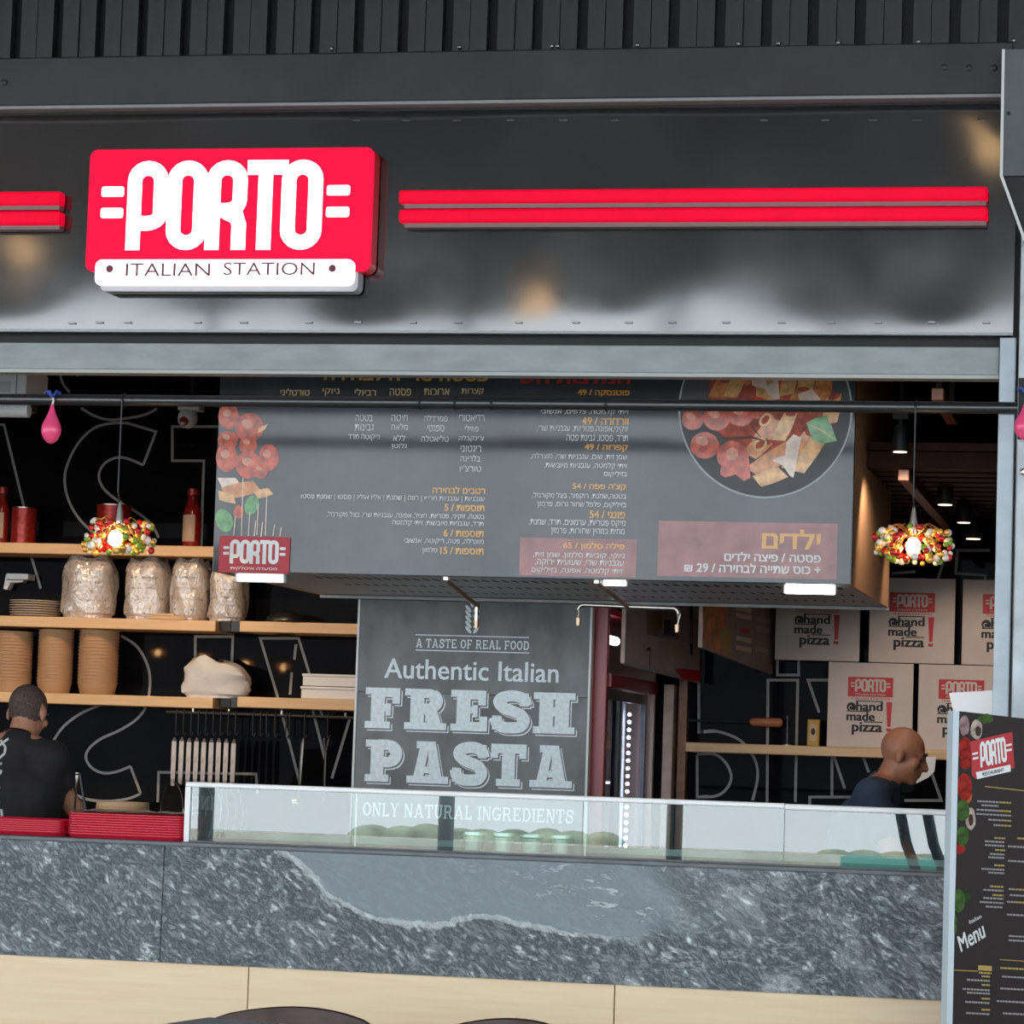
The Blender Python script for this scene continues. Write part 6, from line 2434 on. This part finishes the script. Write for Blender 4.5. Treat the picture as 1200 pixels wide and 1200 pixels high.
def bil(u, v, c00, c10, c11, c01):
    return tuple((c00[i] * (1 - u) * (1 - v) + c10[i] * u * (1 - v) + c11[i] * u * v + c01[i] * (1 - u) * v) for i in range(2))


q4 = ((1148.5, 899.5), (1180, 892.5), (1177, 863), (1147.5, 869.5))
L = [[vs_.uv(*bil((u - umin) / (umax - umin), v, *q4)) for u, v in q] for l in PORTO_L for q in l]
MB().flat(L, vs_.frame, .0025).build('logo_letters', M_print_white, poster)
for a in ([(1139, 882.5), (1145.5, 881), (1145.5, 883.5), (1139, 885)], [(1139.5, 888), (1146, 886.5), (1146, 889), (1139.5, 890.5)],
          [(1178.5, 872.5), (1185, 871), (1185, 873.5), (1178.5, 875)], [(1178.5, 878.5), (1185, 877), (1185, 879.5), (1178.5, 881)]):
    sp_(a, M_print_white, .0025, 'logo_dash')
sp_([(1143, 905), (1183.5, 896), (1184, 904), (1144.5, 913)], M_print_white, .0025, 'tagline_strip')
q4 = ((1151, 909.5), (1176, 904), (1175.5, 899.8), (1150.5, 905.3))
tp = fit(font_polys('RESTAURANT', .01), 0, 0, 1, 1)
MB().flat([[vs_.uv(*bil(u, v, *q4)) for u, v in q] for q in tp], vs_.frame, .0035).build('tagline_text', M_print_black, poster)
Q = lambda n, c: mat('stand_' + n, c, .6, spec=.1, noise=.6, nscale=40)
# food pictures down the left edge
for (cx, cy, rx, ry), m in (((1130, 850, 6, 12), Q('onion', (.34, .22, .22))), ((1144, 855, 7, 12), Q('mushroom', (.50, .40, .34))), ((1146, 857, 3.5, 6), Q('dark', (.07, .04, .03))), ((1155, 842, 9, 6), Q('leaf', (.06, .12, .03))),
                            ((1131, 878, 8, 14), Q('tomato', (.33, .025, .02))), ((1131, 894, 7, 8), Q('tomato', (.33, .025, .02))), ((1130, 922, 9, 16), Q('tomato', (.33, .025, .02))), ((1133, 932, 6, 10), Q('pepper', (.45, .12, .04))), ((1128, 950, 8, 13), Q('leaf', (.06, .12, .03))),
                            ((1137, 960, 6, 13), Q('mushroom', (.50, .40, .34))), ((1137.5, 961, 3, 7), Q('dark', (.07, .04, .03))), ((1128, 980, 7, 12), Q('leaf', (.06, .12, .03))), ((1125, 995, 6, 6), Q('tomato', (.33, .025, .02))), ((1124, 1055, 7, 14), Q('leaf', (.06, .12, .03))), ((1132, 1050, 5, 9), Q('herb', (.03, .06, .02))), ((1119, 1083, 2.5, 12), Q('leaf', (.06, .12, .03)))):
    MB().flat([vs_.poly([(max(p[0], 1124.5 - (p[1] - 834) * .0245), p[1]) for p in ellipse(cx, cy, rx, ry, 0, 14, .08)])], vs_.frame, .001 + random.random() * .0004).build('food_picture', m, poster)
sp_([(1154, 921), (1200, 926), (1200, 927.2), (1154, 922.2)], M_yellow, .001, 'rule_line')
sp_([(1118, 1136.4), (1146, 1137.6), (1146, 1138.6), (1118, 1137.4)], M_yellow, .001, 'rule_line')
sp_([(1171, 1124), (1203, 1126), (1203, 1127), (1171, 1125)], M_yellow, .001, 'rule_line')
dimw = mat('stand_print_grey', (.30, .28, .27), .5)
dimy = mat('stand_print_yellow', (.42, .30, .06), .5)
sx_l, sx_y = MB(), MB()


def tline(x0, x1, y, yel=None):
    def seg(mb, a, b):
        x = a
        while x < b - .5:
            w = min(random.uniform(2.5, 5), b - x)
            s = .055
            yy = lambda q: y + (q - 1150) * s
            mb.flat([vs_.poly([(x, yy(x) - 1), (x + w * .85, yy(x + w) - 1), (x + w * .85, yy(x + w) + 1), (x, yy(x) + 1)])], vs_.frame, .001)
            x += w
    if yel:
        seg(sx_l, x0, yel)
        seg(sx_y, yel, x1)
    else:
        seg(sx_l, x0, x1)


for x0, x1, y, yl in ((1145, 1185, 939, 1172), (1150, 1170, 943.5, None), (1144, 1185, 949, 1172), (1144, 1185, 954, None), (1158, 1185, 960, 1174), (1164, 1185, 966, 1174),
                      (1165, 1178, 981, 1166), (1154, 1177, 985.5, None), (1154, 1177, 990, None), (1166, 1178, 995, 1167), (1160, 1177, 1000, None), (1158, 1177, 1004, None), (1165, 1177, 1013, 1166), (1150, 1177, 1018, None), (1158, 1177, 1022, None),
                      (1160, 1176, 1038, 1161), (1152, 1176, 1042.5, None), (1163, 1176, 1048, 1164), (1152, 1176, 1052, None), (1148, 1176, 1057, None), (1155, 1175, 1062, None),
                      (1181, 1205, 990, None), (1192, 1205, 980, 1193), (1181, 1205, 1007, None), (1182, 1205, 1040, 1190), (1183, 1205, 1047, None), (1180, 1205, 1055, 1190), (1180, 1205, 1070, None), (1182, 1205, 1095, None), (1182, 1205, 1100, None),
                      (1147, 1162, 1140, 1148), (1150, 1160, 1144, 1152), (1133, 1160, 1149, None), (1150, 1160, 1154, 1151), (1128, 1160, 1160, None), (1133, 1160, 1164, None), (1150, 1160, 1170, 1151), (1131, 1160, 1175, None), (1150, 1160, 1183, 1151), (1132, 1160, 1188, None),
                      (1172, 1205, 1133, 1173), (1174, 1205, 1143, None), (1172, 1205, 1157, None), (1168, 1205, 1172, None), (1175, 1205, 1186, None)):
    tline(x0, x1, y, yl)
a = sx_l.build('small_print', dimw, poster)
a['kind'] = 'stuff'
a = sx_y.build('small_print_yellow', dimy, poster)
a['kind'] = 'stuff'
sp_([(1146, 1131), (1162, 1132), (1162, 1138), (1146, 1137)], dimy, .0015, 'heading_block')
for wd, q4 in (('Menu', ((1126, 1116), (1155, 1098), (1150, 1078), (1121, 1098))), ('Italian', ((1136, 1083), (1150, 1075.5), (1149, 1071), (1135, 1078.5)))):
    tp = fit(font_polys(wd, .02 if wd == 'Menu' else .005), 0, 0, 1, 1)
    MB().flat([[vs_.uv(*bil(u, v, *q4)) for u, v in q] for q in tp], vs_.frame, .0015).build('script_text', M_print_white, poster)

# ================================================================ CHAIRS AND TABLE
def chair(px0, px1, ptop, Yc, label):
    pm = (px0 + px1) / 2
    zt = zof(pm, ptop, Yc)
    x = xof(pm, ptop, Yc)
    w = (px1 - px0) * mpp(Yc)
    t = thing('tub_chair', (x, Yc - .22, 0), label, 'chair', 'dark wooden chairs in front of the counter')
    # curved back shell, concave towards the room
    mb = MB()
    n = 16
    vs, fs = [], []
    for i in range(n + 1):
        a = -1 + 2 * i / n
        xx = x + a * w / 2
        yy = Yc - .13 * a * a
        top = zt - .045 * a * a - (.03 * max(0, abs(a) - .85) / .15)
        for (dy, z) in ((0, top - .26), (0, top - .004), (.006, top), (.018, top), (.024, top - .004), (.024, top - .26)):
            vs.append((xx, yy + dy, z))
    for i in range(n):
        for j in range(6):
            fs.append((i * 6 + j, i * 6 + (j + 1) % 6, i * 6 + 6 + (j + 1) % 6, i * 6 + 6 + j))
    fs += [tuple(range(5, -1, -1)), tuple(n * 6 + j for j in range(6))]
    mb.add(vs, fs)
    mb.build('backrest', M_darkwood, t, True)
    MB().prism(rrect(x - w * .46, 0, x + w * .46, .42, .08), 0, 1)
    o = rrect(x - w * .44, Yc - .46, x + w * .44, Yc - .03, .08)
    k = len(o)
    MB().add([(u, v, .43) for u, v in o] + [(u, v, .46) for u, v in o], [tuple(range(k - 1, -1, -1)), tuple(range(k, 2 * k))] + [(i, (i + 1) % k, k + (i + 1) % k, k + i) for i in range(k)]).build('seat', M_darkwood, t)
    for sx in (-1, 1):
        MB().tube([(x + sx * w * .36, Yc - .42, .43), (x + sx * w * .40, Yc - .45, 0)], [.018, .013], 8).build('leg', M_darkwood, t, True)
        MB().tube([(x + sx * w * .36, Yc - .03, .43), (x + sx * w * .40, Yc + .0, 0)], [.018, .013], 8).build('leg', M_darkwood, t, True)
        MB().tube([(x + sx * w * .36, Yc - .02, .43), (x + sx * w * .36, Yc - .04, zt - .2)], [.016, .013], 8).build('back_post', M_darkwood, t, True)


chair(246, 462, 1180, -1.02, 'dark wooden chair behind the grey table corner')
chair(513, 694, 1193.5, -1.02, 'dark wooden chair standing clear of the grey table')
tz = 0.735
A = PZ(245, 1192, tz)
B = PZ(150, 1206, tz)
C_ = PZ(400, 1206, tz)
d1 = (B - A).normalized()
d2 = (C_ - A).normalized()
tbl = thing('grey_table', A + (d1 + d2) * .4 - Vector((0, 0, tz)), 'grey square cafe table with one corner in front of a dark chair', 'table')
cr = [A, A + d1 * .75, A + d1 * .75 + d2 * .75, A + d2 * .75]
MB().add(cr + [q - Vector((0, 0, .028)) for q in cr], [(0, 1, 2, 3), (7, 6, 5, 4), (0, 4, 5, 1), (1, 5, 6, 2), (2, 6, 7, 3), (3, 7, 4, 0)]).build('table_top', M_grey_table, tbl)
cc_ = A + (d1 + d2) * .375
MB().tube([(cc_.x, cc_.y, .02), (cc_.x, cc_.y, tz - .0285)], .035, 14).build('column', M_black, tbl, True)
MB().lathe([(.22, 0), (.22, .012), (.04, .02)], (cc_.x, cc_.y, 0), 24).build('foot', M_black, tbl, True)

# ================================================================ HALL: warm lamps hanging from the hall ceiling behind the viewer
for i, (px, py, Yl) in enumerate(((625, 346, -8.0), (22, 288, -8.0), (1166, 180, -6.5))):
    h = P(px, py, 0)
    d = (h - CAM).normalized()
    r = Vector((d.x, -d.y, d.z))
    q = h + r * (Yl / r.y)
    t = thing('hall_lamp', q, ['warm globe lamp hanging over the middle of the hall', 'warm globe lamp hanging over the far left of the hall', 'warm globe lamp hanging near the column side of the hall'][i], 'lamp', 'hall lamps')
    MB().sphere(q, .10, 18, 12).build('globe', mat('warm_globe', (1, .8, .5), .4, emit=(1.0, .62, .30), es=4.5), t, 'all')
    MB().lathe([(.05, .12), (.045, .18), (.01, .2)], q, 14).build('lamp_cap', M_black, t, True)
    MB().tube([q + Vector((0, 0, .19)), Vector((q.x, q.y, 5.519))], .006, 6).build('cord', M_black, t)

# ================================================================ OUTDOORS BEYOND THE HALL (seen only as reflections)
o = MB().bbox(-34, 4, -33.2, -33.0, 0, .32, .02).build('garden_wall', mat('cream_wall', (.85, .80, .68), .7, noise=.15, nscale=1.5))
tag(o, 'low cream garden wall outside the open hall front', 'wall')
M_hedge = mat('hedge_green', (.42, .47, .33), .8, noise=.5, nscale=2.0)
for i, (x0, x1, h) in enumerate(((-31, -25, .46), (-21, -16.5, .42), (-12, -8, .5), (-5, -1, .38))):
    mb = MB()
    n = 9
    for k in range(n):
        mb.sphere((x0 + (x1 - x0) * (k + .5) / n, -34.2 + random.uniform(-.2, .2), h * .5), 1, 12, 8, ((x1 - x0) / n * .8, .6, h * .5 * random.uniform(.85, 1.1)))
    o = mb.build('hedge', M_hedge, None, True)
    tag(o, ['longest trimmed hedge behind the cream garden wall', 'shorter trimmed hedge behind the cream garden wall', 'tallest trimmed hedge behind the cream garden wall', 'lowest trimmed hedge behind the cream garden wall'][i], 'hedge', 'garden hedges')


def mirror_x(px, py, Yb):
    h = P(px, py, YG)
    d = (h - CAM).normalized()
    return h.x + d.x / d.y * (YG - Yb)


Mcol = mat('hall_column_dark', (.12, .16, .19), .5)
for i, (px, Yb) in enumerate(((1049, -17.0), (1081, -17.0), (240, -17.0), (522, -17.0), (790, -17.0))):
    x = mirror_x(px, 985, Yb)
    o = MB().tube([(x + .45, Yb, 0), (x + .1, Yb, .9), (x - .25, Yb, 2.5), (x - .8, Yb, 6.5)] if i < 2 else [(x, Yb, 0), (x, Yb, 6.5)], .05 if i < 2 else .075, 14).build('hall_column', Mcol, None, True)
    tag(o, ['curved dark steel column at the open hall front', 'second curved dark steel column at the open hall front', 'straight dark column at the far end of the hall front', 'straight dark column facing the slate panel', 'straight dark column facing the fridge'][i], 'column', 'hall columns')
x = mirror_x(1050, 1000, -28)
o = MB().bbox(x - .7, x + .7, -28.6, -28, .0, .45, .03).build('planter', mat('teal_planter', (.08, .42, .36), .5))
tag(o, 'teal planter box outside the hall', 'planter')

# pendant bulbs over the hall tables, seen mirrored in the black kitchen wall between the shelves
for i, (px, py) in enumerate(((185, 765), (238, 771), (288, 778), (332, 782))):
    h = P(px, py, YB)
    d = (h - CAM).normalized()
    r = Vector((d.x, -d.y, d.z))
    q = h + r * ((-13.0 - YB) / r.y)
    t = thing('hall_pendant', q, 'warm bare bulb pendant in the row over the hall tables', 'pendant lamp', 'bulb pendants over the hall tables')
    MB().sphere(q, .035, 14, 10).build('bulb', mat('hall_bulb', (1, .8, .5), .4, emit=(1.0, .55, .22), es=650.0), t, 'all')
    MB().lathe([(.02, .034), (.022, .08), (.006, .10)], q, 12).build('socket', M_black, t, True)
    MB().tube([q + Vector((0, 0, .09)), Vector((q.x, q.y, 5.519))], .004, 6).build('cord', M_black, t)
    for k in range(9):
        a = k * 2.4
        MB().sphere(q + Vector((.075 * math.cos(a), .06 * math.sin(a), random.uniform(-.045, .035))), .018, 8, 6).build('bauble', mat('hall_bauble_glow', (.8, .25, .06), .3, emit=(1, .3, .06), es=60.0), t, 'all')  # baubles given their own glow, standing in for bulb light on them
